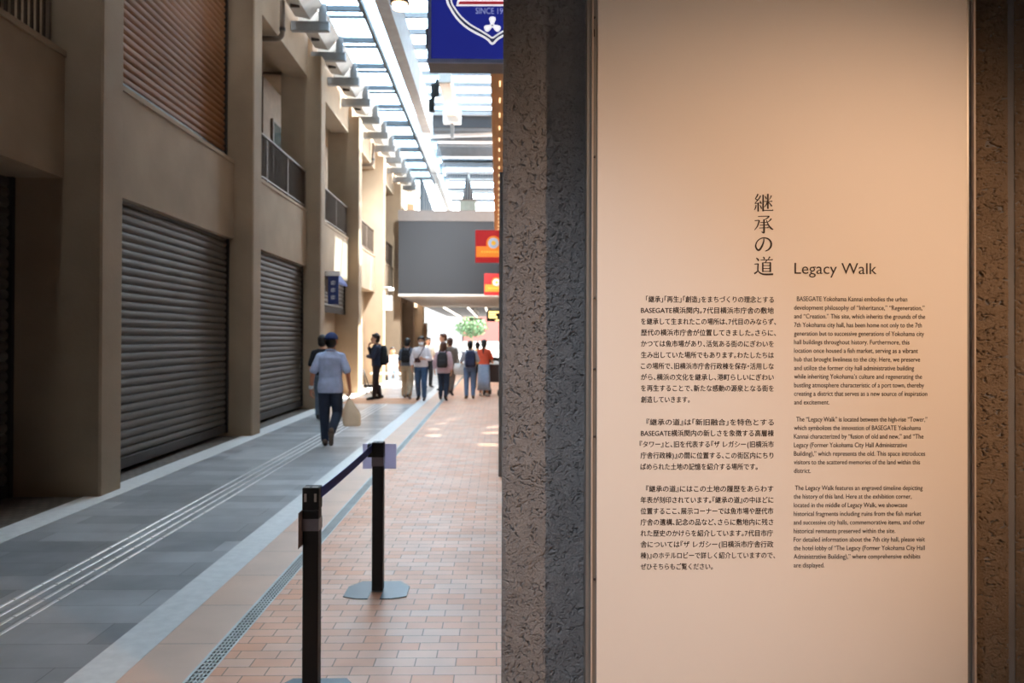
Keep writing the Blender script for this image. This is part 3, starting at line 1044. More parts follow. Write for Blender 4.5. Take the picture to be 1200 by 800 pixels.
EN = [
    [('BASEGATE Yokohama Kannai embodies the urban', 933.7, 1063, 350),
     ('development philosophy of “Inheritance,” “Regeneration,”', 930.5, 1083.3, 360.2),
     ('and “Creation.” This site, which inherits the grounds of the', 930.5, 1084, 370.3),
     ('7th Yokohama city hall, has been home not only to the 7th', 930.5, 1080, 380.4),
     ('generation but to successive generations of Yokohama city', 930.5, 1082.7, 390.5),
     ('hall buildings throughout history. Furthermore, this', 930.5, 1065.6, 400.5),
     ('location once housed a fish market, serving as a vibrant', 930.5, 1075.5, 410.5),
     ('hub that brought liveliness to the city. Here, we preserve', 930.5, 1078, 420.7),
     ('and utilize the former city hall administrative building', 930.5, 1071, 430.8),
     ('while inheriting Yokohama’s culture and regenerating the', 930.5, 1080.3, 440.8),
     ('bustling atmosphere characteristic of a port town, thereby', 930.5, 1082.7, 450.9),
     ('creating a district that serves as a new source of inspiration', 930.5, 1086.5, 460.9),
     ('and excitement.', 930.5, 971.8, 471)],
    [('The “Legacy Walk” is located between the high-rise “Tower,”', 933, 1086.4, 491),
     ('which symbolizes the innovation of BASEGATE Yokohama', 930.3, 1079, 501),
     ('Kannai characterized by “fusion of old and new,” and “The', 930.3, 1082, 511),
     ('Legacy (Former Yokohama City Hall Administrative', 930.3, 1062.8, 521.1),
     ('Building),” which represents the old. This space introduces', 930.3, 1084, 531.2),
     ('visitors to the scattered memories of the land within this', 930.3, 1078, 541.2),
     ('district.', 930.3, 950, 551.3)],
    [('The Legacy Walk features an engraved timeline depicting', 931.5, 1081, 571.4),
     ('the history of this land. Here at the exhibition corner,', 930, 1068, 581.4),
     ('located in the middle of Legacy Walk, we showcase', 930, 1063, 591.5),
     ('historical fragments including ruins from the fish market', 930, 1079.3, 601.6),
     ('and successive city halls, commemorative items, and other', 930, 1083.8, 611.7),
     ('historical remnants preserved within the site.', 930, 1049, 621.8),
     ('For detailed information about the 7th city hall, please visit', 930, 1083.8, 631.8),
     ('the hotel lobby of “The Legacy (Former Yokohama City Hall', 930, 1083.5, 641.8),
     ('Administrative Building),” where comprehensive exhibits', 930, 1078.3, 651.8),
     ('are displayed.', 930, 966, 661.9)]]
org = (pl, YP, z0p)
for blk in JP:
    put_text('japanese_paragraph', [l + (8.2,) for l in blk], YP, tp, org, M['text'], bold=0.30)
for blk in EN:
    put_text('english_paragraph', [l + (7.8,) for l in blk], YP, tp, org, M['text'], bold=0.12)
put_text('english_heading', [('Legacy Walk', 931.0, 1027.3, 314.3, 18.6)], YP, tp, org, M['text'], bold=0.0)

# vertical heading, drawn brush stroke by brush stroke (units: 0..24 px box, y down)
STROKES = {
    'tsugu': [  # thread radical, then the right-hand frame
        [(5.0, 1.5, 1.3), (4.2, 4, 1.5), (1.8, 7.6, .9)], [(1.8, 7.6, .7), (3.2, 8.2, 1.2), (5.2, 9.6, 1.2)],
        [(8.4, 3.6, 1.3), (6.2, 7.6, 1.3), (1.6, 12.8, .7)], [(1.2, 13.2, .8), (5, 12.8, .9), (8.8, 12.0, .7)], [(7.2, 9.8, .6), (8.6, 11.6, 1.2), (9.2, 13.6, 1.3)],
        [(5.4, 12.6, 1.7), (5.4, 23, 1.6)], [(2.8, 15, 1.2), (2.4, 18, 1.2), (.6, 21.2, .7)], [(7.4, 15.2, .6), (8.6, 17, 1.2), (9.4, 19.6, 1.3)],
        [(11.4, 2.4, 1.7), (11.4, 22.6, 1.8)], [(11.4, 21.4, .9), (23.6, 21.4, 1.0)],
        [(17.2, 1.4, 1.6), (17.2, 19.6, 1.7)], [(12.4, 10.6, .8), (22.4, 10.6, .9)],
        [(13.4, 4.2, .6), (14.8, 6, 1.2), (15.2, 8, 1.2)], [(21.4, 3.4, 1.3), (20.4, 6, 1.0), (18.8, 8.6, .5)],
        [(16.6, 11.0, 1.2), (15.2, 14.4, 1.1), (12.8, 17.6, .6)], [(18.0, 11.6, .8), (20.4, 14.2, 1.3), (22.0, 16.6, 1.5)]],
    'uke': [
        [(5.2, 3.0, .8), (17.6, 2.6, .9), (18.2, 3.2, 1.6), (15.6, 5.6, 1.0), (12.6, 7.2, .7)],
        [(12.4, 6.4, 1.7), (12.6, 20.6, 1.9), (11.8, 22.6, 1.7), (9.4, 21.4, .6)],
        [(7.8, 10.4, .8), (16.6, 10.0, .8)], [(7.4, 13.6, .8), (17, 13.2, .8)], [(6.6, 17.0, .8), (18, 16.6, .8)],
        [(1.2, 8.2, .9), (6.4, 7.8, 1.1), (6.2, 10, 1.5), (4.4, 15, 1.3), (.8, 19.6, .6)],
        [(21.4, 5.6, 1.6), (19.4, 8, 1.2), (17.0, 9.8, .6)], [(15.4, 7.4, .8), (17.8, 13, 1.4), (20.8, 17, 1.9), (23.6, 18.8, 1.0)]],
    'no': [
        [(12.4, 5.2, 1.0), (12.0, 9, 1.5), (10.2, 14, 1.9), (7.2, 18.6, 2.0), (4.8, 18.8, 1.9), (2.8, 16, 1.7), (2.6, 12.4, 1.4), (4.6, 8.2, 1.2), (8.4, 5.2, 1.1), (13, 4.3, 1.2), (18, 5.8, 1.6), (21.0, 9.8, 2.0), (20.8, 14.6, 2.0), (18, 18.4, 1.6), (13.8, 20.4, .8)]],
    'michi': [
        [(3.0, 2.2, .8), (5.0, 3.8, 1.5), (6.0, 5.8, 1.7)], [(.8, 9.8, .9), (5.4, 9.4, 1.1), (5.2, 11, 1.5), (5.0, 16.6, 1.5), (5.4, 18.0, 1.2)],
        [(.6, 21.4, 1.7), (3.4, 19.4, 1.5), (5.2, 18.0, 1.1), (8, 20.4, 1.4), (13, 22, 1.9), (23.6, 21.8, 2.0)],
        [(11.4, .8, .8), (12.6, 2.2, 1.4), (13, 3.6, 1.4)], [(19.6, .6, 1.5), (18.4, 2.6, 1.0), (17.2, 4, .6)], [(8.2, 4.6, .8), (23.0, 4.4, .9)],
        [(15.8, 4.8, 1.2), (14.8, 6.6, .9), (13.6, 7.6, .6)],
        [(11.0, 7.6, 1.6), (11.0, 19.2, 1.6)], [(11.0, 8.0, .8), (20.4, 8.0, .9)], [(20.2, 7.6, 1.7), (20.2, 19.2, 1.7)],
        [(11.4, 11.4, .8), (20, 11.4, .8)], [(11.4, 14.9, .8), (20, 14.9, .8)], [(11.4, 18.4, .9), (20, 18.4, .9)]]}


def brush(bm, pts, ox, oz, s, y):
    """a flat stroke of varying width (smoothed centre line)"""
    P = [Vector((p[0], p[1])) for p in pts]
    W = [p[2] * 1.18 for p in pts]
    if len(P) > 2:
        Q, V = [], []
        for i in range(len(P) - 1):
            p0, p1, p2, p3 = P[max(i - 1, 0)], P[i], P[i + 1], P[min(i + 2, len(P) - 1)]
            for k in range(6):
                t = k / 6
                Q.append(0.5 * ((2 * p1) + (p2 - p0) * t + (2 * p0 - 5 * p1 + 4 * p2 - p3) * t * t + (3 * p1 - p0 - 3 * p2 + p3) * t ** 3))
                V.append(W[i] * (1 - t) + W[i + 1] * t)
        P, W = Q + [P[-1]], V + [W[-1]]
    L, R = [], []
    for i, p in enumerate(P):
        d = (P[min(i + 1, len(P) - 1)] - P[max(i - 1, 0)]).normalized()
        n = Vector((-d.y, d.x)) * W[i] / 2
        L.append(p + n)
        R.append(p - n)
    mk = lambda q: bm.verts.new((ox + q.x * s, y, oz - q.y * s))
    Lv, Rv = [mk(q) for q in L], [mk(q) for q in R]
    for i in range(len(P) - 1):
        bm.faces.new([Lv[i], Lv[i + 1], Rv[i + 1], Rv[i]])
    d = (P[-1] - P[0]).normalized()
    if len(P) == 2 and abs(d.y) < 0.2:           # the small triangle that ends a horizontal stroke
        e = P[-1]
        bm.faces.new([mk(e + Vector((-2.0, 0))), mk(e + Vector((-0.5, -1.3))), mk(e + Vector((0.5, 0)))])


hb = bmesh.new()
for i, k in enumerate(('tsugu', 'uke', 'no', 'michi')):
    q = at(883.2, (225.6, 250.6, 274.4, 300.0)[i], YP)
    s = (at(893.2, 260, YP).x - at(883.2, 260, YP).x) / 10 * 0.965
    for j, st in enumerate(STROKES[k]):
        brush(hb, st, q.x - pl, q.z - z0p, s, -0.0006 - 0.00001 * j)
me = bpy.data.meshes.new('japanese_heading')
hb.to_mesh(me)
hb.free()
me.materials.append(M['text'])
ho = bpy.data.objects.new('japanese_heading', me)
COL.objects.link(ho)
ho.parent = tp

# ------------------------------------------------------------------ blue shield sign over the passage
YS = 8.0
sx0, sz0 = at(501, 40, YS).x, at(550, 74.5, YS).z
PXS = at(551, 40, YS).x - at(550, 40, YS).x
sg = thing('shield_sign', 'illuminated blue box sign with white shield outline and propeller emblem', 'sign', (sx0, YS, sz0))
SWD, SHT = 1.30, 1.35
M['sign_blue'] = bpy.data.materials.new('sign_blue_face')
M['sign_blue'].use_nodes = True
_b = M['sign_blue'].node_tree.nodes['Principled BSDF']
_b.inputs['Base Color'].default_value = srgb(34, 42, 140)
_b.inputs['Roughness'].default_value = 0.25
_b.inputs['Emission Color'].default_value = srgb(38, 46, 140)
_b.inputs['Emission Strength'].default_value = 0.55
M['sign_white'] = glow('sign_white_lit', (252, 248, 250), 0.85)
M['sign_pink'] = glow('sign_pink_lit', (252, 232, 232), 0.85)
M['sign_red'] = glow('sign_red_lit', (178, 40, 52), 0.5)
M['sign_pale'] = glow('sign_pale_blue_lit', (170, 178, 222), 0.5)
M['sign_navy'] = glow('sign_navy_lit', (52, 60, 96), 0.35)
M['sign_frame'] = mat('sign_frame', (150, 154, 182), 0.45, 0.3)
fw = 4.3 * PXS
part('housing', mat('sign_housing', (116, 98, 92), 0.55), sg, lambda b: b.box(0, SWD, 0.0, 0.30, 0, SHT))
part('face_panel', M['sign_blue'], sg, lambda b: b.box(fw, SWD - fw, -0.006, 0.0, fw, SHT - fw))
part('frame', M['sign_frame'], sg, lambda b: [b.box(0, SWD, -0.03, 0, 0, fw), b.box(0, SWD, -0.03, 0, SHT - fw, SHT), b.box(0, fw, -0.03, 0, fw, SHT - fw), b.box(SWD - fw, SWD, -0.03, 0, fw, SHT - fw)])
part('wall_bracket', M['dark_metal'], sg, lambda b: [b.box(SWD - 0.02, SWD + 0.06, 0.1, 0.2, z, z + 0.1) for z in (0.2, 1.0)])
part('hinge', M['dark_metal'], sg, lambda b: b.box(-0.02, 0, 0.02, 0.10, 0.17, 0.36))
sp = lambda px, py: Vector((at(px, py, YS).x - sx0, at(px, py, YS).z - sz0))


def ribbon(b, pts, wd, y, close=False):
    n = len(pts)
    L, R = [], []
    for i, p in enumerate(pts):
        d = (pts[min(i + 1, n - 1)] - pts[max(i - 1, 0)]).normalized()
        nn = Vector((-d.y, d.x)) * wd / 2
        L.append(b.bm.verts.new((p.x + nn.x, y, p.y + nn.y)))
        R.append(b.bm.verts.new((p.x - nn.x, y, p.y - nn.y)))
    for i in range(n - 1):
        b.bm.faces.new([L[i], L[i + 1], R[i + 1], R[i]])


def spl(P, k=8):
    Q = []
    for i in range(len(P) - 1):
        p0, p1, p2, p3 = P[max(i - 1, 0)], P[i], P[i + 1], P[min(i + 2, len(P) - 1)]
        for j in range(k):
            t = j / k
            Q.append(0.5 * ((2 * p1) + (p2 - p0) * t + (2 * p0 - 5 * p1 + 4 * p2 - p3) * t * t + (3 * p1 - p0 - 3 * p2 + p3) * t ** 3))
    return Q + [P[-1]]


outl = [(521, -70), (521.5, -30), (524, 0), (528, 10), (535, 21), (545, 31), (556, 38), (566, 43), (572, 47), (575, 50.5), (577, 51.5)]
innl = [(526, -70), (526.5, -30), (528.6, 0), (533, 10), (541, 20.5), (551, 29), (562, 35.5), (572, 41.5), (577, 44.6)]
mir = lambda P: P + [(1154 - x, y) for x, y in P[::-1][1:]]
OUT = spl([sp(*p) for p in mir(outl)])
INN = spl([sp(*p) for p in mir(innl)])


def ring_fill(b, A, B, y):
    n = 60
    rs = lambda P: [P[int(i * (len(P) - 1) / n)] for i in range(n + 1)]
    A, B = rs(A), rs(B)
    a = [b.bm.verts.new((p.x, y, p.y)) for p in A]
    c = [b.bm.verts.new((p.x, y, p.y)) for p in B]
    for i in range(n):
        b.bm.faces.new([a[i], a[i + 1], c[i + 1], c[i]])


part('shield_band', M['sign_navy'], sg, lambda b: ring_fill(b, OUT, INN, -0.0065))
part('shield_outline', M['sign_white'], sg, lambda b: (ribbon(b, OUT, 2.2 * PXS, -0.0072), ribbon(b, INN, 1.6 * PXS, -0.0074)))
band = lambda x0, x1, y0, y1: [sp(x0, y1), sp(1154 - x0, y1), sp(1154 - x1, y0), sp(x1, y0)]
part('name_band', M['sign_white'], sg, lambda b: b.poly([(p.x, -0.0070, p.y) for p in band(534.8, 540, -16, 7.4)]))
part('name_band_red', M['sign_red'], sg, lambda b: b.poly([(p.x, -0.0076, p.y) for p in band(536.8, 538.5, 1.8, 5.6)]))
part('name_band_pale', M['sign_pink'], sg, lambda b: b.poly([(p.x, -0.0078, p.y) for p in band(538, 541, -14, 1.6)]))
put_text('lettering', [('SINCE 19', 557.4, 589.2, 12.6, 10.2)], YS - 0.0072, sg, (sx0, YS, sz0), M['sign_pale'])


def propeller(b):
    c = sp(577, 30)
    for k in range(3):
        a0 = PI / 2 + k * 2 * PI / 3
        pts = []
        for u, v in ((0, 1.6), (2.2, 2.0), (5.0, 3.2), (7.6, 3.9), (9.4, 3.2), (10.2, 1.6), (10.3, 0)):
            pts.append((u, v))
        pts = pts + [(u, -v) for u, v in pts[::-1][1:]]
        b.poly([(c.x + (u * math.cos(a0) - v * math.sin(a0)) * PXS, -0.0070 - 0.0001 * k, c.y + (u * math.sin(a0) + v * math.cos(a0)) * PXS) for u, v in pts])
part('propeller_emblem', M['sign_white'], sg, propeller)
def hub(b):
    c = sp(577, 30)
    b.poly([(c.x + math.cos(a) * 1.1 * PXS, -0.0078, c.y + math.sin(a) * 1.1 * PXS) for a in [k * PI / 6 for k in range(12)]])
part('emblem_hub', M['sign_navy'], sg, hub)

# round pendant lantern at the very top
lt = thing('pendant_lantern', 'round warm pendant lantern hanging at the top edge left of the blue sign', 'lantern', tuple(at(468.5, 11, 8.1)))
part('diffuser', glow('lantern_glow', (255, 214, 168), 5.0), lt, lambda b: b.cyl((0, 0, 0.03), 0.072, 0.05, r2=0.08), True)
part('rim', M['dark_metal'], lt, lambda b: [b.cyl((0, 0, 0.065), 0.1, 0.02)])
part('shade', M['dark_metal'], lt, lambda b: b.cyl((0, 0, 0.16), 0.085, 0.17, r2=0.05), True)
part('cord', M['black'], lt, lambda b: b.cyl((0, 0, 0.40), 0.006, 0.32))

# ------------------------------------------------------------------ orange and red signs on the right wall
M['flag_red'] = glow('flag_red_lit', (196, 26, 22), 0.35)
M['flag_orange'] = glow('flag_orange_lit', (252, 136, 36), 0.5)
M['flag_yellow'] = glow('flag_yellow_lit', (252, 180, 60), 0.5)


def flag(label, Y, px0, py0, px1s, py1, ring):
    a, c = at(px0, py1, Y), at(px0, py0, Y)
    h = c.z - a.z
    wd = h * 0.90
    t = thing('projecting_sign', label, 'sign', (a.x, Y, a.z))
    part('panel', M['flag_red'], t, lambda b: b.bbox(0, wd, 0, 0.06, 0, h, 0.006))
    part('stripe', M['flag_orange'], t, lambda b: b.box(wd * 0.03, wd * 0.97, -0.004, 0, h * 0.17, h * 0.50))
    cx = wd * 0.62
    def disc(b, r, y):
        b.poly([(cx + r * math.cos(k * PI / 16), y, h * 0.60 + r * math.sin(k * PI / 16)) for k in range(32)])
    part('ring', M['flag_orange'], t, lambda b: disc(b, h * 0.22, -0.006))
    part('disc', M['white_paint'], t, lambda b: disc(b, h * 0.165, -0.008))
    part('emblem', M['flag_yellow'], t, lambda b: disc(b, h * 0.07, -0.010))
    part('stripe_text', M['flag_yellow'], t, lambda b: [b.box(wd * (0.2 + 0.09 * i), wd * (0.26 + 0.09 * i), -0.006, -0.004, h * 0.30, h * 0.36) for i in range(8)])
    part('wall_bracket', M['dark_metal'], t, lambda b: [b.box(wd, 0.64 - a.x, 0.01, 0.05, z * h, z * h + 0.05) for z in (0.15, 0.8)])
flag('larger red and orange square sign with round white emblem, left of the concrete edge', 20.0, 557, 269.5, 587, 307.5, 0)
flag('smaller red and orange square sign below the larger one, at the bridge underside', 29.2, 567.5, 320.5, 587, 346, 0)

# black information display and hanging arrow sign under the exit ceiling
ex = at(578.5, 371, 40)
t = thing('hanging_display', 'small black hanging display with pale yellow blocks under the exit ceiling', 'display', tuple(at(578.5, 376.5, 44)))
hh = at(578, 363, 44).z - at(578, 376.5, 44).z
part('screen_box', M['black'], t, lambda b: b.box(-0.38, 0.5, 0, 0.12, 0, hh))
part('lit_marks', glow('display_glow', (255, 226, 150), 2.0), t, lambda b: [b.box(-0.28, x, -0.01, 0, hh * z, hh * (z + 0.16)) for x, z in ((0.30, 0.72), (0.12, 0.5), (0.2, 0.28))] + [b.box(0.1, 0.34, -0.01, 0, hh * 0.04, hh * 0.18)])
part('hanger', M['dark_metal'], t, lambda b: [b.box(x, x + 0.03, 0.05, 0.08, hh, 3.25 - at(578.5, 376.5, 44).z + 0.02) for x in (-0.2, 0.3)])
q = at(557.5, 374.5, 44)
t = thing('hanging_arrow_sign', 'thin dark hanging sign bar with two small spotlights under the exit ceiling', 'sign', tuple(q))
part('bar', M['dark_metal'], t, lambda b: b.box(-0.36, 0.36, 0, 0.08, 0, 0.08))
part('hanger', M['steel_white'], t, lambda b: [b.box(x, x + 0.03, 0.02, 0.05, 0.08, 3.26 - q.z) for x in (-0.06, 0.05)])
part('spotlight', M['white_paint'], t, lambda b: [b.cyl((x, 0.04, 0.42), 0.06, 0.12) for x in (-0.1, 0.1)])

# ------------------------------------------------------------------ barrier posts
def post(label, loc, h, slots=True):
    t = thing('barrier_post', label, 'barrier post', loc)
    W = 0.035
    part('pole', M['black'], t, lambda b: b.bbox(-W, W, -W, W, 0.006, h - 0.10, 0.006))
    hd = part('head', M['black'], t, lambda b: b.bbox(-W - 0.002, W + 0.002, -W - 0.002, W + 0.002, h - 0.10, h, 0.005))
    if slots:
        part('belt_slot', M['slot'], hd, lambda b: [b.box(x - 0.005, x + 0.005, -W - 0.004, -W - 0.001, h - 0.062, h - 0.026) for x in (-0.022, 0.022)])
    part('top_trim', M['slot'], hd, lambda b: [b.box(x - 0.012, x + 0.012, -W - 0.001, -W + 0.02, h, h + 0.002) for x in (-0.019, 0.019)])
    def base(b):
        r, c, n, d = 0.195, 0.07, 0.037, 0.05
        pts = [(-n, -0.175), (-0.10, -0.175), (-r + 0.03, -0.15), (-r, -0.13), (-r, 0.06), (-r + c, 0.175), (r - c, 0.175), (r, 0.06), (r, -0.13), (r - 0.03, -0.15), (0.10, -0.175), (n, -0.175), (n, -0.036), (-n, -0.036)]
        b.prism(pts, 'z', 0.0, 0.006)
    part('base_plate', M['base_plate'], t, base)
    return t


PA = at(365.4, 700, 3.58)
PB = at(443.2, 600, 5.07)
p1 = post('nearer black barrier post at the bottom of the view, belt running back from it', (PA.x, 3.58, 0), 0.935)
p2 = post('farther black barrier post with a lilac paper behind its head', (PB.x, 5.07, 0), 0.94, False)
part('belt_clip', M['black'], p2, lambda b: b.bbox(-0.066, -0.036, -0.03, 0.03, 0.845, 0.93, 0.004))
# retractable belt, gently sagging, stretched between the heads
bt = MB()
n = 24
L, R = [], []
dv = PB - PA
for i in range(n + 1):
    t_ = i / n
    p = Vector((PA.x + 0.037 + (PB.x - 0.037 - PA.x - 0.037) * t_, 3.58 + 0.01 + (5.07 - 3.58 - 0.03) * t_, 0))
    z = 0.905 - 0.008 * 4 * t_ * (1 - t_)
    tw = 0.0
    L.append((p.x, p.y, z + 0.023))
    R.append((p.x, p.y, z - 0.023))
for s in (0.0012,):
    ring = []
    A = [bt.bm.verts.new((x + s, y_, z)) for x, y_, z in L]
    B = [bt.bm.verts.new((x + s, y_, z)) for x, y_, z in R]
    C_ = [bt.bm.verts.new((x - s, y_, z)) for x, y_, z in L]
    D_ = [bt.bm.verts.new((x - s, y_, z)) for x, y_, z in R]
    for i in range(n):
        bt.bm.faces.new([A[i], B[i], B[i + 1], A[i + 1]])
        bt.bm.faces.new([C_[i], C_[i + 1], D_[i + 1], D_[i]])
        bt.bm.faces.new([A[i], A[i + 1], C_[i + 1], C_[i]])
        bt.bm.faces.new([B[i], D_[i], D_[i + 1], B[i + 1]])
    bt.bm.faces.new([A[0], C_[0], D_[0], B[0]])
    bt.bm.faces.new([A[-1], B[-1], D_[-1], C_[-1]])
bo = bt.build('barrier_belt', M['belt'])
tag(bo, 'navy belt stretched between the two black barrier posts', 'belt')

t = thing('paper_notice', 'blank lilac paper sheet taped behind the head of the farther barrier post', 'notice', (PB.x, 5.07 + 0.0355, 0.80))
q0, q1 = at(425, 549, 5.11), at(464.5, 520, 5.11)
part('sheet', M['paper'], t, lambda b: b.box(q0.x - PB.x, q1.x - PB.x, 0.003, 0.005, q0.z - 0.80, q1.z - 0.80))
def tape_at(h0, h1):
    def f(b):
        W = 0.0362
        b.box(-W, W, -0.0355 * 2 - 0.002, -0.0355 * 2 + 0.001 - 0.0008, h0, h1)
        b.box(-W - 0.0012, -W, -0.0355 * 2 - 0.002, 0.003, h0, h1)
        b.box(W, W + 0.0012, -0.0355 * 2 - 0.002, 0.003, h0, h1)
    return f
part('tape', M['tape'], t, tape_at(at(443, 546, 5.04).z - 0.80, at(443, 535.5, 5.04).z - 0.80))
t = thing('paper_notice', 'brownish paper sheet seen edge-on, taped to the left side of the nearer barrier post', 'notice', (PA.x - 0.0362, 3.58, 0.60))
def sheet(b):
    za, zb = at(354, 637, 3.58).z - 0.60, at(354, 596, 3.58).z - 0.60
    b.prism([(-0.004, -0.088), (-0.002, -0.088), (-0.001, 0.05), (-0.003, 0.05)], 'z', za, zb)
part('sheet', M['paper_brown'], t, sheet)
zt0, zt1 = at(365, 622, 3.545).z - 0.60, at(365, 608, 3.545).z - 0.60
def tape2(b):
    b.box(-0.002, 0.0736, -0.0378, -0.036, zt0, zt1)
    b.box(0.0724, 0.0736, -0.036, 0.036, zt0, zt1)
    b.box(-0.004, -0.002, -0.0378, 0.0, zt0, zt1)
part('tape', M['tape'], t, tape2)
# ------------------------------------------------------------------ people
V = Vector


def hand(b, w, d, n, th, curl):
    """palm, four separate bent fingers, thumb.  w wrist, d finger direction, n palm side, th thumb side"""
    w, d, n, th = V(w), V(d).normalized(), V(n).normalized(), V(th).normalized()
    for i, (L, r) in enumerate(((0.070, .0100), (0.080, .0102), (0.074, .0100), (0.056, .0092))):
        k = w + d * (0.088 - 0.004 * abs(i - 1)) + th * (0.031 - 0.0207 * i)
        b.cap(w + d * 0.012 + th * (0.016 - 0.0105 * i), k, 0.0165, 0.0130, 8)
        a1, a2 = curl * (0.75 + 0.08 * i), curl * (1.75 + 0.12 * i)
        d1 = d * math.cos(a1) + n * math.sin(a1)
        d2 = d * math.cos(a2) + n * math.sin(a2)
        m_ = k + d1 * L * 0.54
        b.cap(k, m_, r * 1.1, r, 8)
        b.cap(m_, m_ + d2 * L * 0.46, r, r * 0.85, 8)
    t0 = w + d * 0.028 + th * 0.024
    t1 = t0 + (d * 0.62 + th * 0.70 + n * 0.35).normalized() * 0.042
    t2 = t1 + (d * 0.88 + th * 0.15 + n * (0.35 + 0.3 * curl)).normalized() * 0.036
    b.cap(w + d * 0.008, t0, 0.016, 0.0145, 8)
    b.cap(t0, t1, 0.0140, 0.0118, 8)
    b.cap(t1, t2, 0.0118, 0.0095, 8)


def ring(c, rx, ry, n=20, lean=0.0, twist=0.0):
    out = []
    for k in range(n):
        a = 2 * PI * k / n
        x, y = rx * math.cos(a), ry * math.sin(a)
        sx = abs(math.cos(a)) ** 0.85 * (1 if math.cos(a) >= 0 else -1) * rx
        sy = abs(math.sin(a)) ** 0.85 * (1 if math.sin(a) >= 0 else -1) * ry
        out.append(V((c[0] + sx, c[1] + sy, c[2])))
    return out


TORSO = [(0.80, .130, .095, -.005), (0.88, .166, .112, -.012), (0.96, .160, .110, -.010), (1.04, .142, .100, .0), (1.14, .146, .104, .004), (1.26, .162, .114, .004),
         (1.34, .160, .106, -.004), (1.40, .118, .085, -.010), (1.44, .074, .066, -.012), (1.47, .056, .058, -.006)]
BASE = {
    'head': (0, .018, 1.585), 'yaw': 0.0, 'tilt': 0.0, 'lean': 0.0, 'slim': 1.0,
    'shL': (-.162, -.008, 1.355), 'elL': (-.225, -.03, 1.11), 'wrL': (-.235, .03, .865), 'hdL': (0.04, .12, -1), 'pnL': (1, 0.1, 0), 'thL': (0, 1, .1), 'cuL': .45,
    'shR': (.162, -.008, 1.355), 'elR': (.225, -.03, 1.11), 'wrR': (.235, .03, .865), 'hdR': (-.04, .12, -1), 'pnR': (-1, 0.1, 0), 'thR': (0, 1, .1), 'cuR': .45,
    'hpL': (-.088, -.005, .90), 'knL': (-.098, .02, .485), 'anL': (-.10, -.02, .085), 'toL': (-.115, .13, .028), 'hpR': (.088, -.005, .90), 'knR': (.098, .02, .485), 'anR': (.10, -.02, .085), 'toR': (.115, .13, .028),
    'trunk_z': 0.0,
}
SKIN = mat('skin', (206, 152, 122), 0.55, var=0.05, scale=12)
HAIR = mat('black_hair', (34, 27, 25), 0.55, var=0.25, scale=60, bump=0.3, bscale=90)
HAIR_BROWN = mat('brown_hair', (92, 56, 40), 0.55, var=0.25, scale=60, bump=0.3, bscale=90)
EYE = mat('dark_eye', (30, 24, 22), 0.3)
LIP = mat('lip', (168, 96, 84), 0.5)
FAB = {}


def fab(name, rgb, rough=0.9, var=0.10, scale=14, bump=0.25):
    if name not in FAB:
        FAB[name] = mat(name, rgb, rough, var=var, scale=scale, bump=bump, bscale=18)
    return FAB[name]


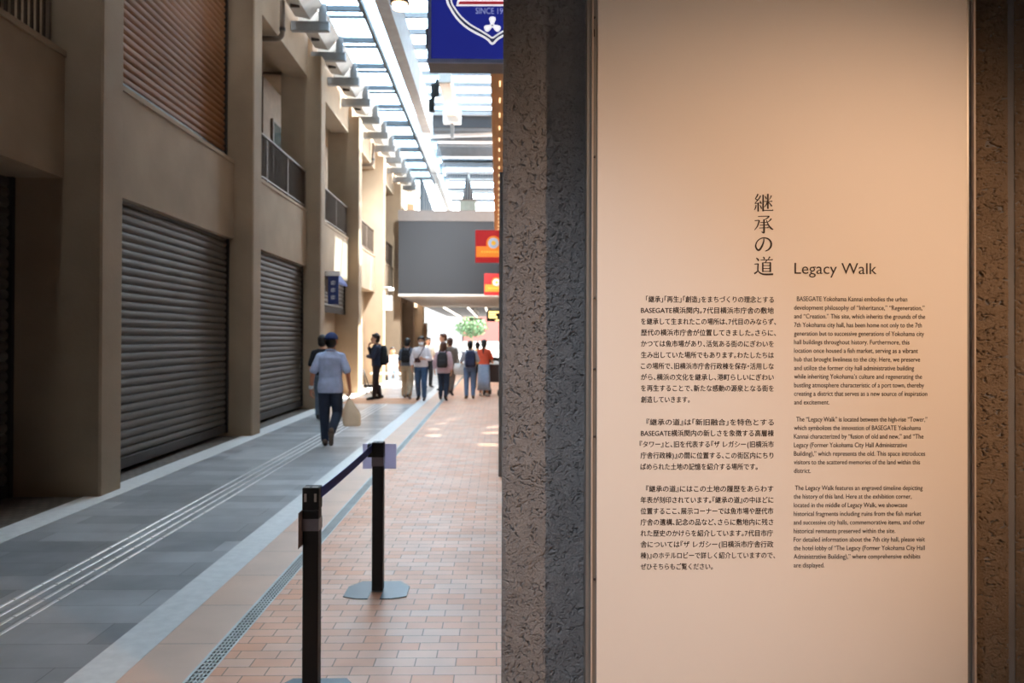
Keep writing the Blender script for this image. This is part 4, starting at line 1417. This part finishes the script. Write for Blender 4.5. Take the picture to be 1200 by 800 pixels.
def person(label, px, foot_y, head_y, rz, pose, fit, voxel=0.0075, ground=None):
    """fit: shirt(colour, sleeve 0..1, hem, looseness), trousers, skirt, shoes, hair, cap, mask"""
    P = dict(BASE)
    P.update(pose)
    g = ground if ground is not None else flr(px, foot_y)
    top = at(px, head_y, g.y).z
    s = fit.get('height', top) / 1.72
    root = thing('person', label, 'person', (g.x, g.y, fit.get('lift', 0.0)), rz, fit.get('group'))
    root.scale = (s, s, s)
    lean = P['lean']
    tz = P['trunk_z']

    def up(p):                                   # trunk lean about the hips, plus lowering when seated
        p = V(p)
        q = p - V((0, 0, 0.92))
        return V((q.x, q.y * math.cos(lean) + q.z * math.sin(lean), -q.y * math.sin(lean) + q.z * math.cos(lean) + 0.92 + tz))
    # --- continuous body
    b = MB()
    sl = P['slim']
    b.loft([[up(v) for v in ring((0, y, z), rx * 0.95 * sl, ry * 0.92 * sl)] for z, rx, ry, y in TORSO])
    H = up(P['head'])
    Rh = Matrix.Rotation(P['yaw'], 3, 'Z') @ Matrix.Rotation(-P['tilt'] - lean * 0.5, 3, 'X')
    hs = 1.13
    H = H + V((0, 0, -.012))
    hp = lambda x, y, z: H + Rh @ V((x * hs, y * hs, z * hs))
    b.cap(up((0, -.012, 1.40)), hp(0, -.012, -.055), .064, .060)
    b.ell(hp(0, -.008, .028), (.085, .106, .106), 18, 12, Rh)
    b.ell(hp(0, .014, -.035), (.070, .084, .090), 16, 10, Rh)
    b.ell(hp(0, .048, -.082), (.038, .036, .029), 12, 8, Rh)
    b.cap(hp(0, .082, .022), hp(0, .101, -.020), .008, .0135, 8)
    b.cap(hp(-.016, .088, -.026), hp(.016, .088, -.026), .009, .009, 8)
    for sx in (-1, 1):
        b.ell(hp(.077 * sx, -.008, -.005), (.010, .020, .031), 10, 8, Rh)
    for S in 'LR':
        sg_ = -1 if S == 'L' else 1
        sh, el, wr = up(P['sh' + S]), up(P['el' + S]), up(P['wr' + S])
        b.cap(up((0.06 * sg_, -.008, 1.375)), sh, .054, .052)
        b.cap(sh, el, .049, .038)
        b.cap(el, wr, .039, .026)
        hand(b, wr, P['hd' + S], P['pn' + S], P['th' + S], P['cu' + S])
        h_, k_, a_, t_ = [V(P[q + S]) for q in ('hp', 'kn', 'an', 'to')]
        h_ = h_ + V((0, 0, tz))
        b.cap(h_, k_, .083, .053)
        b.cap(k_, k_.lerp(a_, 0.35), .053, .052)
        b.cap(k_.lerp(a_, 0.35), a_, .052, .036)
        b.cap(a_ - V((0, .01, .02)), t_, .036, .026)
    b.build('body', SKIN if not fit.get('skin') else fit['skin'], root, voxel=voxel, smooth_it=2)
    # --- face
    for sx in (-1, 1):
        part('eye', EYE, root, lambda q: q.ell(hp(.031 * sx, .081, .010), (.013, .006, .006), 10, 6, Rh), True)
        part('eyebrow', fit.get('hair_m', HAIR), root, lambda q: q.ell(hp(.032 * sx, .083, .032), (.020, .006, .004), 10, 6, Rh), True)
    if not fit.get('mask'):
        part('mouth', LIP, root, lambda q: q.ell(hp(0, .083, -.056), (.023, .007, .006), 10, 6, Rh), True)
    else:
        q = MB()
        q.ell(hp(0, .050, -.045), (.072, .070, .059), 16, 10, Rh)
        q.build('face_mask', fab('mask_white', (240, 240, 240)), root, voxel=.008, smooth_it=2)
        part('mask_loop', fab('mask_white', (240, 240, 240)), root, lambda q: [q.cap(hp(.060 * sx, .045, -.02), hp(.080 * sx, -.02, .0), .003, .003, 6) for sx in (-1, 1)], True)
    # --- hair
    hm = fit.get('hair_m', HAIR)
    st = fit.get('hair', 'short')
    q = MB()
    if st != 'capped':
        q.ell(hp(0, -.020, .046), (.095, .108, .101), 18, 12, Rh)
        q.ell(hp(0, .040, .088), (.075, .058, .040), 14, 8, Rh)
    q.ell(hp(0, -.048, -.010), (.086, .072, .090), 16, 10, Rh)
    if st == 'messy':
        rr = random.Random(int(px * 7))
        for i in range(34):
            a, e = rr.uniform(0, 2 * PI), rr.uniform(0.25, 1.45)
            u = V((math.cos(a) * math.cos(e), math.sin(a) * math.cos(e), math.sin(e)))
            q.ell(hp(u.x * .080, u.y * .090 - .016, u.z * .090 + .046), (.024, .026, .018), 8, 6, Rh)
    if st in ('bob', 'long'):
        L = -.10 if st == 'bob' else -.24
        for sx in (-1, 1):
            q.cap(hp(.070 * sx, -.015, .03), hp(.070 * sx, -.035, L), .028, .030)
        q.cap(hp(0, -.070, .03), hp(0, -.075, L), .055, .050)
    if st == 'ponytail':
        q.cap(hp(0, -.105, .02), hp(0, -.125, -.06), .030, .034)
        q.cap(hp(0, -.125, -.06), hp(.01, -.12, -.25), .034, .014)
    q.build('hair', hm, root, voxel=.008, smooth_it=1)
    if fit.get('cap'):
        q = MB()
        rings = []
        for t in (0, .15, .35, .55, .75, .9, .99):
            a = t * PI / 2
            rings.append([hp(math.cos(k * PI / 12) * .091 * math.cos(a * .98), math.sin(k * PI / 12) * .108 * math.cos(a * .98) - .010, .030 + .100 * math.sin(a)) for k in range(24)])
        q.loft(rings)
        co = q.build('cap', fit['cap'], root, True)
        q = MB()
        lo = []
        for k in range(13):
            a = PI * (0.12 + 0.76 * k / 12)
            lo.append((math.cos(a) * .088, math.sin(a) * .100 - .010, math.cos(a) * .072, math.sin(a) * .175 - .010))
        top_ = [[hp(x, y, .040), hp(x2, y2, .028)] for x, y, x2, y2 in lo]
        bot_ = [[hp(x, y, .034), hp(x2, y2, .022)] for x, y, x2, y2 in lo]
        for A, B in zip(top_, top_[1:]):
            q.poly([A[0], A[1], B[1], B[0]])
        for A, B in zip(bot_, bot_[1:]):
            q.poly([A[0], B[0], B[1], A[1]])
        q.build('brim', fit['cap'], co)
    # --- upper garment
    col, sleeve, hem, loose = fit['shirt']
    q = MB()
    zs = [r for r in TORSO if r[0] > hem + 0.02]
    first = TORSO[1]
    rings = [(hem, (.160 if hem < 1.0 else .150) + loose, .112 + loose, -.006)] + [(z, rx + loose + (.006 if z < 1.3 else 0), ry + loose, y) for z, rx, ry, y in zs if z < 1.46]
    q.loft([[up(v) for v in ring((0, y, z), rx * sl, ry * sl)] for z, rx, ry, y in rings])
    for S in 'LR':
        sg_ = -1 if S == 'L' else 1
        sh, el, wr = up(P['sh' + S]), up(P['el' + S]), up(P['wr' + S])
        q.cap(up((0.05 * sg_, -.010, 1.385)), sh, .060, .058 + loose * .4)
        if sleeve <= 0.5:
            q.cap(sh, sh.lerp(el, sleeve * 2), .056 + loose * .4, .054 + loose * .5)
        else:
            q.cap(sh, el, .060 + loose * .6, .050 + loose * .5)
            q.cap(el, el.lerp(wr, (sleeve - 0.5) * 2), .050 + loose * .5, .038 + loose * .4)
    q.build('jacket' if fit.get('jacket') else 'shirt', col, root, voxel=max(.009, voxel), smooth_it=2)
    if fit.get('collar'):
        part('collar', fit['collar'], root, lambda q: q.tube([up((math.cos(a) * .066, math.sin(a) * .066 - .010, 1.45 + .012 * -math.sin(a))) for a in [k * 2 * PI / 16 + .1 for k in range(16)]], .016, 8), True)
    # --- lower garment
    if 'skirt' in fit:
        q = MB()
        rg = [(1.02, .152, .112), (.95, .170, .122), (.75, .182, .140), (.5, .192, .155), (.20, .205, .17)]
        rg2 = [(.205, .195, .16), (.5, .18, .145)]
        q.loft([ring((0, -.005, z), rx, ry, 28) for z, rx, ry in rg + rg2])
        q.build('skirt', fit['skirt'], root, True)
    else:
        q = MB()
        q.loft([ring((0, y, z + tz), rx + .012, ry + .012) for z, rx, ry, y in TORSO[:4]])
        wd = fit.get('wide', 0)
        for S in 'LR':
            h_, k_, a_ = [V(P[x + S]) for x in ('hp', 'kn', 'an')]
            h_ = h_ + V((0, 0, tz))
            q.cap(h_, k_, .104, .080 + wd)
            q.cap(k_, k_.lerp(a_, .94), .080 + wd, .062 + wd * 1.3)
        q.build('trousers', fit['trousers'], root, voxel=max(.009, voxel), smooth_it=2)
        if fit.get('belt'):
            part('belt', fit['belt'], root, lambda q: q.loft([ring((0, 0, z + tz), .168, .124) for z in (.985, 1.02)]), True)
    # --- shoes
    for S in 'LR':
        a_, t_ = V(P['an' + S]), V(P['to' + S])
        f = (t_ - a_)
        fl = V((f.x, f.y, 0))
        fl = fl.normalized() if fl.length > .02 else V((0, 1, 0))
        f.normalize()
        dn = V((0, 0, -1)) - f * V((0, 0, -1)).dot(f)
        dn.normalize()
        q = MB()
        heel = a_ - f * .055 + dn * .030
        q.cap(heel, t_ + f * .02, .040, .036)
        q.cap(a_ + dn * .02, a_ + f * .07 + dn * .028, .048, .040)
        q.cap(a_, a_ + dn * .03, .046, .046)
        so = q.build('shoe', fit['shoes'], root, voxel=.008, smooth_it=1)
        q = MB()
        q.cap(heel + dn * .032 - f * .0, t_ + f * .02 + dn * .016, .0130, .0130, 8)
        sd = f.cross(dn)
        for k in (-1, 1):
            q.cap(heel + dn * .034 + sd * .018 * k, t_ + f * .005 + dn * .020 + sd * .022 * k, .0110, .0110, 8)
        q.build('sole', fit.get('sole', M['dark_metal']), so, True)
    for fn in fit.get('extra', []):
        fn(root, P, up, hp)
    return root, s, g


def rounded(b, x0, x1, y0, y1, z0, z1, bev):
    b.bbox(x0, x1, y0, y1, z0, z1, bev, 3)


def backpack(label, owner, s, m, wd=.30, h=.44, dp=.15, z=.98, y=-.135, lean=0.0, trim=None):
    """worn on the back of the person whose root is given"""
    t = thing('backpack', label, 'backpack', owner.location.copy(), owner.rotation_euler.z)
    t.scale = (s, s, s)
    part('main_bag', m, t, lambda b: b.loft([[V((px_, py_, zz)) for px_, py_, zz in
         [(q.x, q.y, q.z) for q in ring((0, y - dp / 2, z + h * f), wd / 2 * k, dp / 2 * k2, 24)]] for f, k, k2 in
         ((0, .70, .6), (.03, .90, .85), (.15, 1.0, 1.0), (.5, 1.0, 1.0), (.8, .93, .88), (.93, .75, .68), (1.0, .40, .35))]), True)
    part('front_pocket', m, t, lambda b: rounded(b, -wd * .36, wd * .36, y - dp - .035, y - dp + .03, z + h * .10, z + h * .50, .025), True)
    part('zip', trim or M['dark_metal'], t, lambda b: b.tube([V((math.cos(a) * wd * .40, y - dp * .93, z + h * .55 + math.sin(a) * h * .26)) for a in [k * PI / 10 for k in range(11)]], .005, 6), True)
    part('grab_loop', m, t, lambda b: b.tube([V((math.cos(a) * .035, y - .03, z + h * .97 + math.sin(a) * .05)) for a in [k * PI / 8 for k in range(9)]], .009, 6), True)
    for sx in (-1, 1):
        part('shoulder_strap', m, t, lambda b: b.loft([[V((sx * x_ - .022, y_, z_)), V((sx * x_ + .022, y_, z_)), V((sx * x_ + .022, y_ + ny * .012, z_ + nz * .012)), V((sx * x_ - .022, y_ + ny * .012, z_ + nz * .012))]
             for x_, y_, z_, ny, nz in ((.09, y - .01, z + h * .88, -.7, .7), (.098, -.09, 1.440, -.4, .9), (.102, -.02, 1.468, 0, 1), (.108, .07, 1.425, .6, .8), (.115, .135, 1.30, 1, .1), (.125, .140, 1.16, 1, 0), (.145, .10, 1.06, .8, -.6), (.15, y + .03, z + .08, .3, -.9))]), True)
    return t


walkL = dict(knL=(-.098, .15, .49), anL=(-.10, .10, .10), toL=(-.112, .25, .045), knR=(.098, -.02, .485), anR=(.10, -.22, .13), toR=(.112, -.10, .035))
JEANS = fab('dark_navy_jeans', (38, 48, 66))
BLUE_JEANS = fab('blue_jeans', (62, 86, 116))
BLACKT = fab('black_trousers', (34, 34, 38))
SHOE_BK = mat('black_shoe', (30, 28, 28), 0.5)
SHOE_BR = mat('brown_shoe', (98, 80, 66), 0.6)
SHOE_GR = mat('grey_shoe', (130, 128, 124), 0.6)

# A: the man in the navy cap walking away with a plastic bag
poseA = dict(
    head=(0.005, .022, 1.60), lean=0.03,
    knL=(-.092, .03, .485), anL=(-.075, -.01, .085), toL=(-.088, .135, .028),
    knR=(.100, .04, .495), anR=(.055, -.235, .235), toR=(.040, -.165, .075),
    elL=(-.262, -.035, 1.115), wrL=(-.300, .02, .865), hdL=(-.02, .15, -1), pnL=(1, .1, 0), thL=(.1, 1, .1), cuL=.55,
    elR=(.262, -.04, 1.115), wrR=(.290, .015, .865), hdR=(.05, .08, -1), pnR=(-1, .05, 0), thR=(0, 1, 0), cuR=1.15)
fitA = dict(shirt=(fab('pale_blue_shirt', (168, 178, 206)), .42, .81, .024), trousers=JEANS, shoes=SHOE_BR, sole=fab('brown_sole', (84, 70, 60)), hair='capped',
            cap=fab('navy_cap', (38, 52, 96)), collar=fab('pale_blue_shirt', (168, 178, 206)), skin=mat('tanned_skin', (186, 122, 92), 0.55, var=0.05))
def watch(root, P, up, hp):
    w_, e_ = up(P['wrL']), up(P['elL'])
    c = w_.lerp(e_, .10)
    part('wristwatch', M['steel_white'], root, lambda b: b.cap(c, w_.lerp(e_, .15), .036, .036, 12), True)
fitA['extra'] = [watch]
rA, sA, gA = person('man in navy cap and pale blue short-sleeved shirt walking away with a plastic bag', 387, 522.5, 390, 0.03, poseA, fitA, .0058)
# the bag hanging from his right hand
wr = V(poseA['wrR']) + V((-.012, .005, -.105))
hx = rA.matrix_basis @ V((wr.x, wr.y, wr.z))
bgt = thing('carrier_bag', 'cream plastic carrier bag hanging from the right hand of the man in the cap', 'bag', (hx.x, hx.y, hx.z - 0.445))
def bag(b):
    rr = random.Random(5)
    rings = []
    for z, rx, ry, ox in ((0, .105, .060, .045), (.008, .122, .075, .045), (.06, .130, .085, .043), (.16, .132, .088, .038), (.22, .118, .080, .030), (.30, .078, .055, .018), (.37, .042, .032, .008), (.415, .018, .016, 0)):
        rg = []
        for k in range(28):
            a = 2 * PI * k / 28
            u, v = math.cos(a), math.sin(a)
            e = 0.62 if z < .2 else 0.9
            wob = 1 + .06 * math.sin(a * 5 + z * 14) * min(1, z / .2) + rr.uniform(-.012, .012)
            rg.append(V((ox + math.copysign(abs(u) ** e, u) * rx * wob, math.copysign(abs(v) ** e, v) * ry * wob, z)))
        rings.append(rg)
    b.loft(rings)
M['bag'] = mat('cream_plastic', (226, 208, 184), 0.45, var=0.06, scale=9, bump=0.35, bscale=16)
_nt = M['bag'].node_tree                          # thin plastic: some light comes through
_tr = nd(_nt, 'ShaderNodeBsdfTranslucent')
_tr.inputs['Color'].default_value = srgb(240, 222, 200)
_mx = nd(_nt, 'ShaderNodeMixShader')
_mx.inputs['Fac'].default_value = 0.55
_nt.links.new(_nt.nodes['Principled BSDF'].outputs[0], _mx.inputs[1])
_nt.links.new(_tr.outputs[0], _mx.inputs[2])
_nt.links.new(_mx.outputs[0], _nt.nodes['Material Output'].inputs['Surface'])
part('bag_body', M['bag'], bgt, bag, True)
for dx in (-.012, .012):
    part('handle', M['bag'], bgt, lambda b: b.tube([(dx * .5, 0, .40), (dx * 1.6, .012, .445), (dx, .0, .478), (-dx * .4, -.014, .445), (-dx * .5, 0, .40)], .006, 8), True)

# B: person half hidden behind him
rB, sB, gB = person('person in a black top half hidden behind the man in the cap', 377.5, 493, 392, 0.0,
       dict(walkL, elL=(-.22, -.05, 1.11), wrL=(-.21, -.02, .87)),
       dict(shirt=(fab('black_top', (36, 36, 40)), .45, .92, .02), trousers=fab('grey_blue_trousers', (98, 112, 128)), shoes=SHOE_BK))

# C: man in profile with hand at his chin
poseC = dict(yaw=0.0, tilt=-.10, head=(0, .035, 1.59),
             elR=(.20, .13, 1.16), wrR=(.06, .20, 1.36), hdR=(-.35, .05, 1), pnR=(0, -1, .1), thR=(.2, -.3, .8), cuR=1.2,
             elL=(-.19, .10, 1.12), wrL=(.02, .23, 1.13), hdL=(1, .1, .05), pnL=(0, -1, 0), thL=(0, 0, 1), cuL=.7,
             knL=(-.09, .02, .485), anL=(-.09, .05, .085), toL=(-.10, .20, .028), knR=(.09, .03, .485), anR=(.085, -.09, .085), toR=(.10, .06, .028))
rC, sC, gC = person('man in navy jacket standing sideways with hand at his chin', 441, 468, 391, PI / 2 + .1, poseC,
       dict(shirt=(fab('navy_jacket', (40, 46, 66)), .96, .88, .028), jacket=True, trousers=fab('maroon_black_trousers', (50, 38, 40)), shoes=SHOE_BK, hair='messy'))
backpack('large black backpack on the man in the navy jacket', rC, sC, fab('black_nylon', (24, 24, 28)), .34, .52, .20, .90, -.085)

# D: grey shirt and khaki trousers, from behind
rD, sD, gD = person('person in grey shirt and wide khaki trousers seen from behind', 477, 467, 396, -.15, dict(walkL, tilt=.12),
       dict(shirt=(fab('slate_shirt', (102, 110, 124)), .45, .93, .02), trousers=fab('khaki_cloth', (176, 158, 132)), wide=.022, shoes=SHOE_GR))
backpack('small black backpack on the person in khaki trousers', rD, sD, fab('black_nylon', (24, 24, 28)), .25, .36, .10, 1.03, -.125)

# E: white shirt and mask, walking towards the viewer
def sling(root, P, up, hp):
    part('sling_strap', fab('brown_strap', (82, 50, 46)), root, lambda b: b.tube([(-.10, .02, 1.47), (-.07, .105, 1.40), (.0, .145, 1.25), (.08, .150, 1.14), (.15, .09, 1.06)], .013, 6), True)
rE, sE, gE = person('man in white shirt, face mask and blue jeans walking towards the viewer', 493.5, 469, 394, PI - .05,
       dict(walkL, elL=(-.24, .03, 1.12), wrL=(-.09, .21, 1.12), hdL=(1, .2, .1), pnL=(0, -1, 0), thL=(0, .1, 1), cuL=.9,
            elR=(.25, -.02, 1.12), wrR=(.25, .06, .88)),
       dict(shirt=(fab('white_shirt', (236, 226, 226)), .80, .90, .026), trousers=BLUE_JEANS, shoes=SHOE_BK, hair='messy', mask=True, collar=fab('white_shirt', (236, 226, 226)), extra=[sling]))
ph = tag(MB().bbox(-.075, .075, -.03, .03, 0, .12, .02).build('sling_bag', fab('brown_strap', (82, 50, 46))), 'small brown sling bag on the front of the man in white shirt and mask', 'bag')
ph.location = rE.matrix_basis @ V((.07, .185, 1.02))
ph.rotation_euler.z = PI

# F: behind him
rF, sF, gF = person('person in cream shirt and black trousers close behind the masked man', 501.5, 453.5, 395, PI + .5, {}, dict(shirt=(fab('cream_shirt', (240, 228, 206)), .45, .94, .02), trousers=BLACKT, shoes=SHOE_BK))

# G: pink top with dark backpack
rG, sG, gG = person('woman in mauve top and dark trousers with brown hair seen from behind', 519.5, 469, 400, -.10, dict(walkL, elL=(-.25, -.03, 1.12), wrL=(-.27, .02, .88), tilt=-.05),
       dict(shirt=(fab('mauve_top', (204, 172, 176)), .85, .80, .034), trousers=JEANS, shoes=SHOE_BK, hair='bob', hair_m=HAIR_BROWN))
backpack('dark charcoal backpack on the woman in the mauve top', rG, sG, fab('charcoal_nylon', (52, 48, 50)), .31, .45, .14, .96, -.14)

# H: olive jacket
rH, sH, gH = person('man in olive brown jacket walking just behind the woman in mauve', 527, 463, 395.5, -.2, dict(walkL),
       dict(shirt=(fab('olive_jacket', (122, 108, 96)), .95, .86, .03), jacket=True, trousers=fab('brown_trousers', (92, 78, 68)), shoes=SHOE_BK, hair_m=HAIR_BROWN))
# I: taller head behind
rI, sI, gI = person('tall person turned left behind the man in the olive jacket', 519.5, 457.5, 390.5, PI / 2 + .3, {}, dict(shirt=(fab('cream_shirt', (240, 228, 206)), .45, .94, .02), trousers=BLACKT, shoes=SHOE_BK, hair_m=HAIR_BROWN))

# J: navy backpack
rJ, sJ, gJ = person('person in grey shirt and blue jeans with arms forward seen from behind', 550.5, 467, 399, .1, dict(elL=(-.25, .03, 1.13), wrL=(-.25, .16, 1.02), elR=(.24, .05, 1.13), wrR=(.20, .2, 1.05)),
       dict(shirt=(fab('pale_grey_shirt', (176, 176, 184)), .48, .93, .022), trousers=fab('mid_blue_jeans', (98, 118, 148)), shoes=SHOE_BR))
backpack('navy backpack on the person in grey shirt and jeans', rJ, sJ, fab('navy_nylon', (46, 50, 76)), .32, .48, .16, .94, -.13)
q = rJ.matrix_basis @ V((-.275, .10, .90))
tt = thing('tote_bag', 'pale tote bag at the left arm of the person with the navy backpack', 'bag', (q.x - .03, q.y, q.z - .17))
part('bag_body', fab('pale_canvas', (222, 216, 208)), tt, lambda b: b.loft([ring((0, 0, z), rx, ry, 20) for z, rx, ry in ((0, .10, .035), (.02, .135, .06), (.16, .15, .065), (.27, .13, .05), (.30, .125, .03))]), True)
for sy in (-1, 1):
    part('handle', fab('pale_canvas', (222, 216, 208)), tt, lambda b: b.tube([(-.06, .03 * sy, .28), (-.04, .02 * sy, .40), (0, 0.01 * sy, .44), (.04, .02 * sy, .40), (.06, .03 * sy, .28)], .008, 6), True)

# K: orange top, long denim skirt, pushing a stroller
rK, sK, gK = person('woman in orange top and long denim skirt with ponytail pushing a stroller', 567, 464.5, 397.5, -.25, dict(elL=(-.22, .08, 1.15), wrL=(-.17, .30, 1.04), hdL=(.1, 1, 0), pnL=(0, 0, -1), thL=(1, 0, 0), cuL=1.0,
       elR=(.22, .08, 1.15), wrR=(.17, .30, 1.04), hdR=(-.1, 1, 0), pnR=(0, 0, -1), thR=(-1, 0, 0), cuR=1.0),
       dict(shirt=(fab('orange_top', (222, 88, 58)), .48, .97, .016), skirt=fab('denim_skirt', (150, 166, 188)), shoes=fab('white_trainer', (226, 222, 216)), hair='ponytail'))
st = thing('stroller', 'dark folding stroller in front of the woman in the orange top', 'stroller', tuple(rK.matrix_basis @ V((.16, .62, 0))), -.25)
part('seat', fab('stroller_cloth', (70, 62, 60)), st, lambda b: b.loft([[V((x, y, z)) for x, y, z in ((-.18, y0, z0), (.18, y0, z0), (.18, y0 + .03, z0 + .03), (-.18, y0 + .03, z0 + .03))] for y0, z0 in ((.22, .40), (.05, .36), (-.02, .40), (-.10, .62), (-.16, .84))]), False)
part('canopy', fab('stroller_cloth', (70, 62, 60)), st, lambda b: b.loft([[V((.19 * math.cos(a), -.14 + .30 * math.sin(t) * .9, .82 + .13 * math.sin(a) + .12 * math.cos(t))) for a in [k * PI / 8 for k in range(9)]] + [V((.17 * math.cos(a), -.14 + .28 * math.sin(t) * .9, .80 + .12 * math.sin(a) + .12 * math.cos(t))) for a in [k * PI / 8 for k in range(8, -1, -1)]] for t in (0, .4, .8, 1.2)]), True)
part('frame', M['dark_metal'], st, lambda b: [b.tube([(x, -.28, 1.04), (x, -.12, .72), (x, .12, .38), (x, .30, .12)], .011, 8) for x in (-.21, .21)] + [b.tube([(x, -.05, .60), (x, -.18, .30), (x, -.24, .12)], .011, 8) for x in (-.21, .21)])
part('handlebar', M['black'], st, lambda b: b.tube([(-.21, -.28, 1.04), (-.1, -.30, 1.06), (.1, -.30, 1.06), (.21, -.28, 1.04)], .015, 8), True)
for x in (-.21, .21):
    for y in (-.24, .30):
        wl = part('wheel', M['black'], st, lambda b: [b.cyl((x + k * .022, y, .085), .085, .022, 'x', 20) for k in (-1, 1)])
        part('wheel_hub', M['steel_grey'], wl, lambda b: b.cyl((x, y, .085), .03, .085, 'x', 12))

# L: yellow top beyond
rL, sL, gL = person('person in yellow top between the navy backpack and the orange top', 559.5, 457, 400.5, 0, {}, dict(shirt=(fab('yellow_top', (226, 196, 92)), .45, .94, .02), trousers=BLACKT, shoes=SHOE_BK))

# seated pair in white on a low bench by the far left columns
by = 27.2
sit = dict(trunk_z=-.40, knL=(-.10, .40, .47), anL=(-.11, .38, .085), toL=(-.12, .53, .028), knR=(.10, .42, .47), anR=(.11, .40, .085), toR=(.12, .55, .028),
           elL=(-.22, .05, 1.13), wrL=(-.13, .28, 1.02), hdL=(.2, 1, -.2), pnL=(0, -.2, -1), thL=(1, 0, 0), elR=(.22, .05, 1.13), wrR=(.13, .28, 1.02), hdR=(-.2, 1, -.2), pnR=(0, -.2, -1), thR=(-1, 0, 0), lean=.06)
WHITE = fab('white_shirt', (236, 226, 226))
bc = at(460, 440, by)
bn = thing('bench', 'low pale bench beside the far left columns, a person in white seated on it', 'bench', (bc.x, by + .12, 0), 0.0)
part('seat', M['soffit'], bn, lambda b: b.bbox(-.75, .75, -.2, .2, .34, .40, .01))
for x in (-.6, .6):
    part('leg', M['steel_grey'], bn, lambda b: b.box(x - .04, x + .04, -.17, .17, 0, .34))
for px_, lab in ((459.5, 'person in white sitting on the low far bench by the left columns'),):
    gg = V((at(px_, 440, by).x, by + .05, 0))
    person(lab, px_, 440, 408, PI + .2, sit, dict(shirt=(WHITE, .45, .90, .02), trousers=fab('pale_jeans', (150, 168, 188)), shoes=SHOE_GR, height=1.68), ground=gg)

# thin black frame stand leaning behind the man in the navy jacket
q = flr(428.5, 462)
t = thing('frame_stand', 'thin black folding stand leaning behind the man in the navy jacket', 'stand', (q.x, q.y, 0))
part('leg', M['black'], t, lambda b: b.tube([(-.08, 0, .72), (0.03, 0, .01)], .014, 8), True)
part('leg', M['black'], t, lambda b: b.tube([(-.08, 0.02, .72), (0.12, 0.3, .01)], .014, 8), True)
part('crossbar', M['black'], t, lambda b: b.bbox(-.06, .44, -.03, .03, .20, .27, .01))
part('foot', M['black'], t, lambda b: b.tube([(.42, 0, .22), (.44, 0, .01)], .014, 8), True)
